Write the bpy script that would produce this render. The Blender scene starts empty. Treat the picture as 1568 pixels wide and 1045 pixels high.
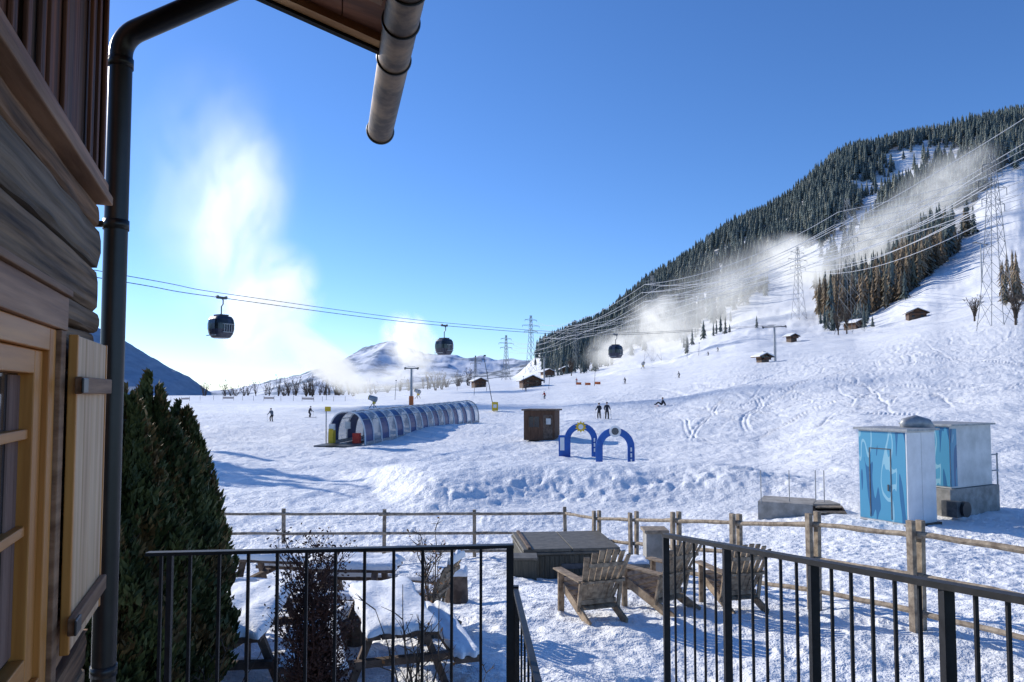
import bpy, math, random
import numpy as np
from mathutils import Vector, Matrix, Euler
random.seed(7); rng=np.random.default_rng(7)
FL=1132.0
def wx(px,d): return (px-784)/FL*d
def wz(py,d): return (600-py)/FL*d
scene=bpy.context.scene
COL=scene.collection
# ------------------------------------------------------------ materials
def newmat(name):
    m=bpy.data.materials.new(name); m.use_nodes=True
    nt=m.node_tree; b=nt.nodes['Principled BSDF']; return m,nt,b
def N(nt,t,**kw):
    n=nt.nodes.new(t)
    for k,v in kw.items(): setattr(n,k,v)
    return n
def noisy(name,c1,c2,scale=3,stretch=(1,1,1),rough=.7,bump=.3,bdist=.01,metal=0,detail=5,lo=.35,hi=.65,bscale=None,spec=.4):
    m,nt,b=newmat(name)
    tc=N(nt,'ShaderNodeTexCoord'); mp=N(nt,'ShaderNodeMapping'); mp.inputs['Scale'].default_value=stretch
    nt.links.new(tc.outputs['Object'],mp.inputs['Vector'])
    no=N(nt,'ShaderNodeTexNoise'); no.inputs['Scale'].default_value=scale; no.inputs['Detail'].default_value=detail; no.inputs['Roughness'].default_value=.6
    nt.links.new(mp.outputs[0],no.inputs['Vector'])
    cr=N(nt,'ShaderNodeValToRGB'); cr.color_ramp.elements[0].position=lo; cr.color_ramp.elements[1].position=hi
    cr.color_ramp.elements[0].color=(*c1,1); cr.color_ramp.elements[1].color=(*c2,1)
    nt.links.new(no.outputs['Fac'],cr.inputs[0]); nt.links.new(cr.outputs[0],b.inputs['Base Color'])
    b.inputs['Roughness'].default_value=rough; b.inputs['Metallic'].default_value=metal
    b.inputs['Specular IOR Level'].default_value=spec
    if bump>0:
        n2=N(nt,'ShaderNodeTexNoise'); n2.inputs['Scale'].default_value=bscale or scale*3; n2.inputs['Detail'].default_value=3
        nt.links.new(mp.outputs[0],n2.inputs['Vector'])
        bp=N(nt,'ShaderNodeBump'); bp.inputs['Strength'].default_value=bump; bp.inputs['Distance'].default_value=bdist
        nt.links.new(n2.outputs['Fac'],bp.inputs['Height']); nt.links.new(bp.outputs[0],b.inputs['Normal'])
    return m
M={}
M['log0']=noisy('weathered_log',(.05,.028,.016),(.38,.24,.14),9,(1,.09,2.6),.85,1,.02,lo=.36,hi=.68,bscale=12)
M['log1']=noisy('weathered_log_grey',(.045,.03,.02),(.33,.235,.16),8,(1,.07,3),.85,1,.02,lo=.34,hi=.7,bscale=12)
M['log2']=noisy('weathered_log_red',(.05,.024,.012),(.37,.195,.10),10,(1,.1,2.4),.85,1,.02,lo=.38,hi=.68,bscale=12)
M['darkboard']=noisy('dark_red_boards',(.03,.012,.007),(.24,.085,.038),14,(1.5,1.5,.06),.7,.7,.008)
M['darkboard2']=noisy('dark_brown_boards',(.03,.016,.01),(.17,.08,.045),14,(1.5,1.5,.06),.7,.7,.008)
M['headwood']=noisy('header_wood',(.22,.10,.05),(.50,.27,.15),12,(1,.08,2),.65,.5,.006)
M['honey']=noisy('honey_wood',(.48,.17,.03),(.72,.30,.065),14,(1.5,1.5,.08),.45,.25,.003)
M['honeyh']=noisy('honey_wood_rail',(.46,.165,.03),(.68,.28,.06),14,(1.5,.08,1.5),.45,.25,.003)
M['shutter']=noisy('shutter_wood',(.52,.29,.145),(.82,.55,.33),10,(2,2,.08),.6,.3,.003)
M['brownbat']=noisy('brown_batten',(.16,.075,.035),(.38,.21,.115),12,(1,.12,2),.7,.5,.005)
M['curtain']=noisy('curtain',(.16,.08,.06),(.3,.18,.14),5,(1,6,.2),.9,.3,.01)
M['black']=noisy('black_metal',(.008,.008,.009),(.018,.018,.02),6,rough=.38,bump=.15,bdist=.002,spec=.5)
M['rail']=noisy('black_railing',(.008,.009,.012),(.02,.021,.026),20,rough=.5,bump=.1,bdist=.001)
M['gutter']=noisy('gutter_copper',(.05,.028,.014),(.28,.18,.10),7,(1,1,1),.5,.4,.003,metal=.1,lo=.40,hi=.62)
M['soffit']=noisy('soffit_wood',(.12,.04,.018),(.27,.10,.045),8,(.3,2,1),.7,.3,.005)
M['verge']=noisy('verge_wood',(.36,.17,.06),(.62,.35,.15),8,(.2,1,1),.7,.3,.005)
M['fence']=noisy('fence_wood',(.15,.115,.085),(.38,.31,.23),9,(1,1,1),.85,.5,.01)
M['chair']=noisy('chair_wood',(.15,.105,.07),(.38,.29,.2),12,(1,1,1),.8,.3,.005)
M['stump']=noisy('dark_timber',(.06,.04,.03),(.17,.12,.09),6,(1,1,1),.85,.5,.01)
M['tub']=noisy('tub_skirt',(.055,.052,.038),(.11,.10,.072),5,(6,6,.5),.7,.3,.005)
M['tubtop']=noisy('tub_cover',(.09,.08,.06),(.16,.145,.115),6,rough=.6)
M['tunblue']=noisy('tunnel_blue',(.008,.03,.12),(.015,.055,.2),2,rough=.3,bump=0)
M['white']=noisy('white_paint',(.66,.66,.66),(.78,.78,.78),2,rough=.5,bump=.1,bdist=.003)
M['offwhite']=noisy('weathered_white',(.50,.50,.48),(.72,.71,.69),1.3,rough=.55,bump=.1,bdist=.003)
M['steel']=noisy('galvanised_steel',(.25,.26,.27),(.4,.41,.42),6,rough=.5,metal=.3,bump=.1)
M['pyl']=noisy('pylon_steel',(.16,.17,.18),(.26,.27,.28),.6,rough=.6,metal=.1,bump=0)
M['dsteel']=noisy('dark_steel',(.06,.065,.07),(.12,.125,.13),6,rough=.5,metal=.2,bump=.1)
M['wire']=noisy('wire',(.5,.51,.53),(.6,.61,.63),1,rough=.35,bump=0)
M['cable']=noisy('steel_cable',(.05,.055,.06),(.08,.08,.09),1,rough=.5,bump=0)
M['yellow']=noisy('yellow_paint',(.6,.4,.02),(.75,.5,.04),3,rough=.5,bump=0)
M['orange']=noisy('orange_pad',(.6,.12,.03),(.7,.2,.05),3,rough=.6,bump=0)
M['red']=noisy('red_paint',(.5,.03,.02),(.6,.06,.03),3,rough=.5,bump=0)
M['archblue']=noisy('arch_blue',(.01,.07,.30),(.015,.11,.42),1.5,rough=.45,bump=.15,bdist=.01)
M['concrete']=noisy('concrete',(.22,.21,.19),(.38,.36,.33),3,rough=.9,bump=.4,bdist=.01)
M['hut']=noisy('hut_brown',(.07,.035,.02),(.14,.075,.045),3,(3,3,.4),.8,.3,.01)
M['glass']=noisy('dark_glass',(.01,.012,.015),(.03,.035,.04),1,rough=.08,bump=0,spec=.5)
M['gond']=noisy('gondola_shell',(.015,.02,.04),(.04,.045,.07),2,rough=.25,bump=0,spec=.6)
M['plaster']=noisy('plaster',(.55,.5,.42),(.68,.63,.55),1,rough=.9,bump=.1)
M['darkgap']=noisy('dark_interior',(.008,.007,.006),(.015,.013,.012),1,rough=.9,bump=0)
M['thuja']=noisy('thuja_leaf',(.03,.045,.013),(.12,.13,.035),2.2,rough=.65,bump=0,lo=.35,hi=.7)
M['thujab']=noisy('thuja_brown',(.08,.05,.018),(.24,.15,.05),2,rough=.7,bump=0)
M['bark']=noisy('bark',(.05,.035,.025),(.12,.09,.07),8,rough=.9,bump=.4)
M['redleaf']=noisy('barberry_twig',(.04,.016,.012),(.11,.045,.03),4,rough=.75,bump=0)
M['rust']=noisy('dry_leaf',(.22,.09,.03),(.35,.17,.06),4,rough=.8,bump=0)
M['skin']=noisy('skin',(.5,.3,.2),(.55,.34,.24),5,rough=.6,bump=0)
M['jdark']=noisy('jacket_dark',(.015,.018,.03),(.03,.035,.05),8,rough=.8,bump=.1)
M['jred']=noisy('jacket_red',(.3,.03,.03),(.4,.05,.04),8,rough=.8,bump=.1)
M['jgrey']=noisy('jacket_grey',(.12,.13,.15),(.18,.2,.22),8,rough=.8,bump=.1)
M['pants']=noisy('ski_pants',(.015,.015,.018),(.03,.03,.035),8,rough=.85,bump=.1)
M['net']=noisy('net_orange',(.45,.36,.32),(.55,.46,.42),3,rough=.8,bump=0)
def snowmat(name,forest=False):
    m,nt,b=newmat(name)
    L=nt.links.new
    tc=N(nt,'ShaderNodeTexCoord')
    n1=N(nt,'ShaderNodeTexNoise'); n1.inputs['Scale'].default_value=.35; n1.inputs['Detail'].default_value=4
    L(tc.outputs['Object'],n1.inputs['Vector'])
    cr=N(nt,'ShaderNodeValToRGB'); cr.color_ramp.elements[0].position=.3; cr.color_ramp.elements[1].position=.65
    cr.color_ramp.elements[0].color=(.75,.77,.80,1); cr.color_ramp.elements[1].color=(.88,.885,.89,1)
    L(n1.outputs['Fac'],cr.inputs[0])
    b.inputs['Roughness'].default_value=.55; b.inputs['Specular IOR Level'].default_value=.35
    na=N(nt,'ShaderNodeTexNoise'); na.inputs['Scale'].default_value=2.2; na.inputs['Detail'].default_value=5; na.inputs['Roughness'].default_value=.68
    L(tc.outputs['Object'],na.inputs['Vector'])
    b1=N(nt,'ShaderNodeBump'); b1.inputs['Strength'].default_value=.8; b1.inputs['Distance'].default_value=.24 if forest else .07
    L(na.outputs['Fac'],b1.inputs['Height']); L(b1.outputs[0],b.inputs['Normal'])
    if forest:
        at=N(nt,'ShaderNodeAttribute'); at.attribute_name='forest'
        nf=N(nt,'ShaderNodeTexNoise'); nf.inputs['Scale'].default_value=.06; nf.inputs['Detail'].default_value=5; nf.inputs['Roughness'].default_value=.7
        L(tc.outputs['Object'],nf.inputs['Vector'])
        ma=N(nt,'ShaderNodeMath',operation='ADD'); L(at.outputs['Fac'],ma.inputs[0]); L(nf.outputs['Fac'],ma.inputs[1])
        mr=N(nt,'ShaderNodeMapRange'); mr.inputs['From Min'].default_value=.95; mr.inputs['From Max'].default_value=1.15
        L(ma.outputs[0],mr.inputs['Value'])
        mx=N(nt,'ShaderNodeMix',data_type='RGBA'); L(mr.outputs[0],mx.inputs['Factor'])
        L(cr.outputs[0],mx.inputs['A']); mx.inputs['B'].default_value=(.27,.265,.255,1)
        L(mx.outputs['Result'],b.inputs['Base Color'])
    else: L(cr.outputs[0],b.inputs['Base Color'])
    return m
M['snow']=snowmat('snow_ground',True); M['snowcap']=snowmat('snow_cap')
def treemat(name,a,b_,c):
    m,nt,b=newmat(name); at=N(nt,'ShaderNodeAttribute'); at.attribute_name='tint'
    cr=N(nt,'ShaderNodeValToRGB'); e=cr.color_ramp.elements; e[0].color=(*a,1); e[1].color=(*c,1); x=e.new(.5); x.color=(*b_,1)
    nt.links.new(at.outputs['Fac'],cr.inputs[0]); nt.links.new(cr.outputs[0],b.inputs['Base Color'])
    b.inputs['Roughness'].default_value=.9; b.inputs['Specular IOR Level'].default_value=.1
    return m
M['forest']=treemat('spruce_forest',(.09,.12,.12),(.14,.17,.16),(.25,.25,.21))  # distance haze painted in: spruce colours lightened and shifted to grey-blue
M['spruce']=treemat('spruce_near',(.02,.032,.02),(.035,.05,.03),(.06,.075,.04))
M['larch']=treemat('larch_forest',(.17,.13,.09),(.29,.22,.15),(.14,.145,.11))
def shellmat():
    m,nt,b=newmat('tunnel_polycarbonate')
    b.inputs['Base Color'].default_value=(.45,.48,.5,1); b.inputs['Roughness'].default_value=.2
    tr=N(nt,'ShaderNodeBsdfTransparent'); tr.inputs[0].default_value=(.85,.88,.9,1)
    mx=N(nt,'ShaderNodeMixShader'); mx.inputs[0].default_value=.55
    nt.links.new(tr.outputs[0],mx.inputs[1]); nt.links.new(b.outputs[0],mx.inputs[2]); nt.links.new(mx.outputs[0],nt.nodes['Material Output'].inputs['Surface'])
    return m
M['shell']=shellmat()
def wavemat():
    m,nt,b=newmat('booth_blue_graphic')
    tc=N(nt,'ShaderNodeTexCoord'); mp=N(nt,'ShaderNodeMapping'); mp.inputs['Scale'].default_value=(1.8,1.8,.4)
    nt.links.new(tc.outputs['Object'],mp.inputs[0])
    no=N(nt,'ShaderNodeTexNoise'); no.inputs['Scale'].default_value=1.3; no.inputs['Detail'].default_value=1; no.inputs['Distortion'].default_value=.7
    nt.links.new(mp.outputs[0],no.inputs[0])
    cr=N(nt,'ShaderNodeValToRGB'); cr.color_ramp.interpolation='CONSTANT'; e=cr.color_ramp.elements
    e[0].color=(.02,.13,.28,1); e[1].position=.43; e[1].color=(.07,.29,.45,1); x=e.new(.6); x.color=(.25,.48,.58,1); x=e.new(.66); x.color=(.08,.31,.47,1)
    nt.links.new(no.outputs['Fac'],cr.inputs[0]); nt.links.new(cr.outputs[0],b.inputs['Base Color']); b.inputs['Roughness'].default_value=.4
    return m
M['wave']=wavemat()
# ------------------------------------------------------------ mesh builder
class MB:
    def __init__(s): s.v=[]; s.f=[]; s.m=[]; s.mats=[]
    def mi(s,mat):
        mt=M[mat]
        if mt not in s.mats: s.mats.append(mt)
        return s.mats.index(mt)
    def box(s,c,size,mat,rot=None,M4=None):
        hx,hy,hz=[a/2 for a in size]; R=Euler(rot).to_matrix() if rot else Matrix.Identity(3)
        b=len(s.v); c=Vector(c)
        for x,y,z in [(-1,-1,-1),(1,-1,-1),(1,1,-1),(-1,1,-1),(-1,-1,1),(1,-1,1),(1,1,1),(-1,1,1)]:
            p=R@Vector((x*hx,y*hy,z*hz))+c
            if M4: p=M4@p
            s.v.append(tuple(p))
        k=s.mi(mat)
        for q in [(0,3,2,1),(4,5,6,7),(0,1,5,4),(1,2,6,5),(2,3,7,6),(3,0,4,7)]:
            s.f.append(tuple(b+i for i in q)); s.m.append(k)
    def bx(s,x0,x1,y0,y1,z0,z1,mat): s.box(((x0+x1)/2,(y0+y1)/2,(z0+z1)/2),(x1-x0,y1-y0,z1-z0),mat)
    def beam(s,p0,p1,w,h,mat):
        p0=Vector(p0);p1=Vector(p1); d=p1-p0; L=d.length; q=d.to_track_quat('Y','Z').to_matrix()
        b=len(s.v)
        for x,y,z in [(-1,0,-1),(1,0,-1),(1,1,-1),(-1,1,-1),(-1,0,1),(1,0,1),(1,1,1),(-1,1,1)]:
            s.v.append(tuple(q@Vector((x*w/2,y*L,z*h/2))+p0))
        k=s.mi(mat)
        for f in [(0,3,2,1),(4,5,6,7),(0,1,5,4),(1,2,6,5),(2,3,7,6),(3,0,4,7)]:
            s.f.append(tuple(b+i for i in f)); s.m.append(k)
    def tube(s,pts,rad,mat,n=6,cap=True):
        pts=[Vector(p) for p in pts]
        if not hasattr(rad,'__len__'): rad=[rad]*len(pts)
        b=len(s.v); k=s.mi(mat); up=None
        for i,p in enumerate(pts):
            t=(pts[min(i+1,len(pts)-1)]-pts[max(i-1,0)])
            if t.length<1e-9: t=Vector((0,0,1))
            t.normalize()
            if up is None: up=Vector((0,0,1)) if abs(t.z)<.9 else Vector((1,0,0))
            a=t.cross(up).normalized(); up=a.cross(t).normalized()
            for j in range(n):
                th=2*math.pi*j/n; q=p+(a*math.cos(th)+up*math.sin(th))*rad[i]; s.v.append(tuple(q))
        for i in range(len(pts)-1):
            for j in range(n):
                j2=(j+1)%n; s.f.append((b+i*n+j,b+i*n+j2,b+(i+1)*n+j2,b+(i+1)*n+j)); s.m.append(k)
        if cap:
            s.f.append(tuple(b+j for j in range(n-1,-1,-1))); s.m.append(k)
            e=b+(len(pts)-1)*n; s.f.append(tuple(e+j for j in range(n))); s.m.append(k)
    def face(s,pts,mat):
        b=len(s.v); s.v+= [tuple(p) for p in pts]; s.f.append(tuple(range(b,b+len(pts)))); s.m.append(s.mi(mat))
    def obj(s,name,parent=None,loc=(0,0,0),rot=(0,0,0),smooth=False,bevel=0):
        me=bpy.data.meshes.new(name); me.from_pydata(s.v,[],s.f); 
        for mt in s.mats: me.materials.append(mt)
        me.polygons.foreach_set('material_index',s.m)
        if smooth: me.polygons.foreach_set('use_smooth',[True]*len(s.f))
        me.update(); o=bpy.data.objects.new(name,me); COL.objects.link(o); o.location=loc; o.rotation_euler=rot
        if parent: o.parent=parent
        if bevel:
            bm=o.modifiers.new('b','BEVEL'); bm.width=bevel; bm.segments=2; bm.limit_method='ANGLE'
        return o
def empty(name,loc=(0,0,0),rot=(0,0,0)):
    e=bpy.data.objects.new(name,None); COL.objects.link(e); e.location=loc; e.rotation_euler=rot; return e
def npmesh(name,V,Fq,mats,smooth=False,attr=None,parent=None):
    me=bpy.data.meshes.new(name); k=Fq.shape[1]
    me.vertices.add(len(V)); me.vertices.foreach_set('co',V.astype(np.float32).ravel())
    me.loops.add(Fq.size); me.loops.foreach_set('vertex_index',Fq.astype(np.int32).ravel())
    me.polygons.add(len(Fq)); me.polygons.foreach_set('loop_start',np.arange(0,Fq.size,k,dtype=np.int32))
    me.polygons.foreach_set('loop_total',np.full(len(Fq),k,dtype=np.int32))
    if smooth: me.polygons.foreach_set('use_smooth',np.ones(len(Fq),dtype=bool))
    for mt in mats: me.materials.append(M[mt])
    if attr is not None:
        a=me.attributes.new(attr[0],'FLOAT','POINT'); a.data.foreach_set('value',attr[1].astype(np.float32))
    me.update(); me.validate()
    o=bpy.data.objects.new(name,me); COL.objects.link(o)
    if parent: o.parent=parent
    return o
# ------------------------------------------------------------ noise + terrain
def vnoise(x,y,seed=0):
    xi=np.floor(x).astype(np.int64); yi=np.floor(y).astype(np.int64); fx=x-xi; fy=y-yi
    fx=fx*fx*(3-2*fx); fy=fy*fy*(3-2*fy)
    def h(a,b):
        n=(a*374761393+b*668265263+seed*1442695041)&0xffffffff
        n=((n^(n>>13))*1274126177)&0xffffffff
        return ((n^(n>>16))&0xffff)/65535.0
    return (h(xi,yi)*(1-fx)+h(xi+1,yi)*fx)*(1-fy)+(h(xi,yi+1)*(1-fx)+h(xi+1,yi+1)*fx)*fy
def fbm(x,y,o=4,seed=0):
    s=0;a=.5
    for i in range(o): s=s+a*(vnoise(x*2**i,y*2**i,seed+i)-.5); a*=.5
    return s
D=np.array([.3,6,10.8,14.5,21,30,45,62,90,130,180,250,350,500,700,1000,1400,2500,6000.])
near=[-3.0,-3.0,-3.2,-3.75,-4.65,-4.6]
def col(vals,rest): return near+vals+rest
def Y(ys):
    ds=[45,62,90,130,180,250,350,500,700,1000]
    return [wz(y,d) for y,d in zip(ys,ds)]
PX=np.array([-900,0,520,784,835,900,1000,1160,1310,1440,1568,2400.])
low=[-30,-60,-80]
T=[]
T.append(col([-4.5,-4.2,-4.2,-4.3,-3.6,-3,-2.5,-4,-10,-20],low))
T.append(col([-4.5,-4.2,-4.2,-4.3,-3.6,-3,-2.5,-4,-10,-20],low))
T.append(col([-4.5,-4.1,-4.1,-4.0,-3.0,-2.2,-1.5,-2,-6,-12],low))
T.append(col(Y([712,672,648,620,605,595,587,584,582,581]),low))
T.append(col(Y([712,670,645,618,602,588,578,573,557,535]),[40,0,-60]))
T.append(col(Y([712,670,638,612,597,583,572,562,543,503]),[90,0,-50]))
T.append(col(Y([712,668,634,605,583,565,552,530,485,433]),[150,50,0]))
T.append(col(Y([705,655,610,578,550,528,505,470,412,340]),[235,90,0]))
T.append(col(Y([668,627,587,556,535,515,490,437,352,245]),[310,150,0]))
T.append(col(Y([660,615,570,535,507,480,430,370,292,215]),[340,200,0]))
T.append(col(Y([650,600,553,515,478,440,387,325,245,183]),[370,250,0]))
T.append(col(Y([640,580,510,460,420,370,310,240,180,130]),[420,300,0]))
T=np.array(T)
T[7,4]=-4.4;T[7,5]=-4.4
for i_ in (8,9,10,11): T[i_,4]=-4.05; T[i_,5]=-3.9
lD=np.log(D)
def base_z(X,Yv):
    X=np.asarray(X,float); Yv=np.maximum(np.asarray(Yv,float),.3)
    px=np.clip(X/Yv*FL+784,-899,2399); l=np.clip(np.log(Yv),lD[0],lD[-1]-1e-6)
    i=np.clip(np.searchsorted(PX,px,side='right')-1,0,len(PX)-2); j=np.clip(np.searchsorted(lD,l,side='right')-1,0,len(D)-2)
    fx=(px-PX[i])/(PX[i+1]-PX[i]); fx=fx*fx*(3-2*fx)*.5+fx*.5
    fy=(Yv-D[j])/(D[j+1]-D[j])
    def row(jj): jj=np.clip(jj,0,len(D)-1); return T[i,jj]*(1-fx)+T[i+1,jj]*fx
    p1=row(j);p2=row(j+1);p0=row(j-1);p3=row(j+2)
    d0=D[np.clip(j-1,0,len(D)-1)];d1=D[j];d2=D[j+1];d3=D[np.clip(j+2,0,len(D)-1)]
    m1=(p2-p0)/np.maximum(d2-d0,1e-3)*(d2-d1); m2=(p3-p1)/np.maximum(d3-d1,1e-3)*(d2-d1)
    t=fy; return (2*t**3-3*t**2+1)*p1+(t**3-2*t**2+t)*m1+(-2*t**3+3*t**2)*p2+(t**3-t**2)*m2
def sst(a,b,x):
    t=np.clip((x-a)/(b-a),0,1); return t*t*(3-2*t)
def mound(X,Yv):
    e=28.5+1.3*np.sin(X*.27)+.6*np.sin(X*.8+1)
    ed=e+np.abs(np.minimum(X+3,0))**1.3*1.1
    m=sst(0,6.5,Yv-ed)*sst(-15,-4,X)*(1-sst(9,15,X))*(1-sst(37,46,Yv))
    return m
def height(X,Yv,detail=True):
    z=base_z(X,Yv)
    mo=mound(X,Yv); z=z+1.05*mo
    z=z+fbm(X/38,Yv/22,3,3)*(1.2*sst(24,60,Yv))+fbm(X/120,Yv/120,5,9)*45*sst(300,900,Yv)*sst(0,200,X)
    z=z+.28*np.sin(Yv/5.5+X*.06+2*fbm(X/30,Yv/30,2,5))*sst(45,70,Yv)*(1-sst(150,260,Yv))
    return z
def gz(X,Yv): return float(height(np.array([float(X)]),np.array([float(Yv)]))[0])
rows=np.concatenate([np.linspace(.3,5.8,24),np.arange(6,21.5,.048),21.5*1.006**np.arange(1,174)])
r0=rows[-1]; rows=np.concatenate([rows,r0*1.008**np.arange(1,170)]); r0=rows[-1]
rows=np.concatenate([rows,r0*1.025**np.arange(1,76)]); r0=rows[-1]
rows=np.concatenate([rows,np.linspace(r0*1.1,6000,14)])
u=np.concatenate([np.linspace(-1.45,-.76,70)[:-1],np.linspace(-.76,.76,1080),np.linspace(.76,1.4,70)[1:]])
UU,YY=np.meshgrid(u,rows); XX=UU*YY
Z=height(XX,YY)
face=mound(XX,YY); fm=face*(1-face)*4*sst(-9,-3,XX)*(1-sst(38,42,YY))
near_m=1-sst(24,34,YY)
Z+= near_m*sst(5,7,YY)*(fbm(XX/.9,YY/.9,3,21)*.2+np.abs(fbm(XX/.3,YY/.3,2,22))*-.2+fbm(XX/2.6,YY/2.6,2,28)*.25)
Z+= fm*(np.abs(fbm(XX/.8,YY/.8,3,31))*.65-.06)
Z+= (1-near_m)*(1-sst(120,250,YY))*(fbm(XX/1.6,YY/1.6,3,41)*.19+fbm(XX/.5,YY/.8,2,43)*.13)
Z+= (1-near_m)*(1-sst(70,120,YY))*fbm(XX/5,YY/3,2,61)*.6
Z+= sst(150,300,YY)*fbm(XX/12,YY/12,4,51)*3.5*sst(0,60,XX)
rough=sst(6,20,XX)*sst(38,55,YY)*(1-sst(150,230,YY))*(.3+vnoise(XX/14,YY/14,66))
Z+= rough*(fbm((XX+YY*.6)/.7,(YY-XX*.3)/3.2,3,67)*.22+fbm((XX-YY*.5)/.8,(YY+XX*.3)/4,2,69)*.16)
dz=np.zeros_like(Z)
for k in range(170):
    y0=random.uniform(50,135); L=random.uniform(10,45); ub=random.uniform(.22,.78)
    x0=ub*y0; A=random.uniform(.2,1.2); wl=random.uniform(16,40); ph=random.uniform(0,6); sl=random.uniform(-.4,1.1)
    sel=(rows>y0)&(rows<y0+L); ys=rows[sel]
    if len(ys)<3: continue
    xt=x0+sl*(ys-y0)+A*np.sin(ys/wl*6.28+ph)
    w=random.uniform(.06,.09)*(1+y0/90); dp=random.uniform(.04,.10)
    for off in ((0,.4) if k%2 else (0,)):
        dd=XX[sel]-(xt+off)[:,None]
        fade=sst(0,6,ys-y0)*sst(0,6,y0+L-ys)
        dz[sel]+= (-np.exp(-(dd/w)**2)*dp+np.exp(-((dd-2.2*w)/w)**2)*dp*.4)*fade[:,None]
for k in range(40):
    y0=random.uniform(75,140); ub=random.uniform(.2,.7); x0=ub*y0; L=random.uniform(8,28); sl=random.uniform(-.5,.35); A=random.uniform(.3,1.5)
    sel=(rows>y0-16)&(rows<y0+16); Xs=XX[sel]; yt=y0+sl*(Xs-x0)+A*np.sin((Xs-x0)/L*4)
    fade=sst(0,4,Xs-x0)*sst(0,4,x0+L-Xs)
    dz[sel]+=-np.exp(-((YY[sel]-yt)/.4)**2)*.07*fade
Z+=np.clip(dz,-.14,.06)
PXg=UU*FL+784
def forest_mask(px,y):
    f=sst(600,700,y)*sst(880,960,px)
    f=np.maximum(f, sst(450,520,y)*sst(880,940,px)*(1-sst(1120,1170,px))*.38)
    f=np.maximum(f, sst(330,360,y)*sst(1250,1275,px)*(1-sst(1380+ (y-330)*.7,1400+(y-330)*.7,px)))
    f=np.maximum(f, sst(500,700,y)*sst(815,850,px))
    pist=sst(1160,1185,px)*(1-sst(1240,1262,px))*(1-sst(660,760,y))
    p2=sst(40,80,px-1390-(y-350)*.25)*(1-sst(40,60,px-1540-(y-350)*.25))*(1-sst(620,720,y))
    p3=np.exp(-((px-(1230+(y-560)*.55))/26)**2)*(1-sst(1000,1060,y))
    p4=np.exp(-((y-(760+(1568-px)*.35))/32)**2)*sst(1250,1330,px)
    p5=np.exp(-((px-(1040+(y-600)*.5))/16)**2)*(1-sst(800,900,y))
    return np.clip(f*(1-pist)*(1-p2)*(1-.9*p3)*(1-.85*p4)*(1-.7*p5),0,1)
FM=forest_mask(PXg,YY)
nR,nC=XX.shape
V=np.stack([XX,YY,Z],-1).reshape(-1,3)
idx=np.arange(nR*nC).reshape(nR,nC)
Q=np.stack([idx[:-1,:-1],idx[:-1,1:],idx[1:,1:],idx[1:,:-1]],-1).reshape(-1,4)
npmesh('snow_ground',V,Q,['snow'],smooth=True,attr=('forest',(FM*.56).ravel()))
# ------------------------------------------------------------ trees
def conifer_template(tiers,n,jag,seed,width=.2,droop=.5):
    r=np.random.default_rng(seed); V=[];Fc=[]
    V+=[(-.012,-.012,0),(.012,-.012,0),(0,.014,0),(0,0,.95)]; Fc+=[(0,1,3),(1,2,3),(2,0,3)]
    for i in range(tiers):
        t=i/tiers; z1=.1+.86*t; rad=width*(1-t)**.85*(1+.25*r.uniform(-1,1)); top=z1+.9/tiers*1.5+.02; top=min(top,1.0)
        for j in range(n):
            a=6.283*j/n+r.uniform(-.3,.3)+i; w=3.14/n*r.uniform(.7,1.25); rr=rad*(1+jag*r.uniform(-1,.7)); b=len(V); zz=z1-droop*rr*.5+r.uniform(-.02,.02)
            V+=[(0,0,top),(rr*math.cos(a),rr*math.sin(a),zz-.01),(.62*rr*math.cos(a-w),.62*rr*math.sin(a-w),z1+.02),(.62*rr*math.cos(a+w),.62*rr*math.sin(a+w),z1+.02)]
            Fc+=[(b,b+2,b+1),(b,b+1,b+3)]
    return np.array(V),np.array(Fc)
def scatter(name,pts,hts,mat,temps):
    Vs=[];Fs=[];A=[];off=0
    for k,(tv,tf) in enumerate(temps):
        sel=np.arange(k,len(pts),len(temps)); P=pts[sel];H=hts[sel];n=len(sel)
        if n==0: continue
        a=rng.uniform(0,6.28,n); c,s=np.cos(a),np.sin(a); wd=rng.uniform(.8,1.3,n)
        x=(tv[None,:,0]*c[:,None]-tv[None,:,1]*s[:,None])*(H*wd)[:,None]+P[:,0:1]
        y=(tv[None,:,0]*s[:,None]+tv[None,:,1]*c[:,None])*(H*wd)[:,None]+P[:,1:2]
        z=tv[None,:,2]*H[:,None]+P[:,2:3]
        Vs.append(np.stack([x,y,z],-1).reshape(-1,3)); Fs.append((tf[None]+(np.arange(n)*len(tv))[:,None,None]+off).reshape(-1,3)); off+=n*len(tv)
        A.append(np.repeat(np.clip(rng.normal(.45,.25,n),0,1),len(tv)))
    return npmesh(name,np.concatenate(Vs),np.concatenate(Fs),[mat],attr=('tint',np.concatenate(A)))
tf=[conifer_template(7,6,.3,s) for s in range(4)]
n=22000; yy=np.sqrt(rng.uniform(440**2,1090**2,n)); pp=rng.uniform(800,1760,n); xx=(pp-784)/FL*yy
dens=forest_mask(pp,yy)*(-.18+1.2*vnoise(xx/40,yy/40,77)+.15*vnoise(xx/14,yy/14,79)+.3*sst(850,1000,yy)); keep=(rng.uniform(0,1,n)<dens)&~((pp>1240)&(yy<600)); xx,yy=xx[keep],yy[keep]
scatter('spruce_forest',np.stack([xx,yy,height(xx,yy)-.5],-1),rng.uniform(10,23,len(xx)),'forest',tf)
tl=[conifer_template(16,7,.45,s+10,.15) for s in range(4)]
n=1500; yy=rng.uniform(335,530,n); pp=rng.uniform(1250,1500,n); xx=(pp-784)/FL*yy
keep=(rng.uniform(0,1,n)<forest_mask(pp,yy)*.8*(.15+vnoise(xx/20,yy/20,78))); xx,yy,pp=xx[keep],yy[keep],pp[keep]
isl=(rng.uniform(0,1,len(xx))<np.where(yy<430,.8,.25))
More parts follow.
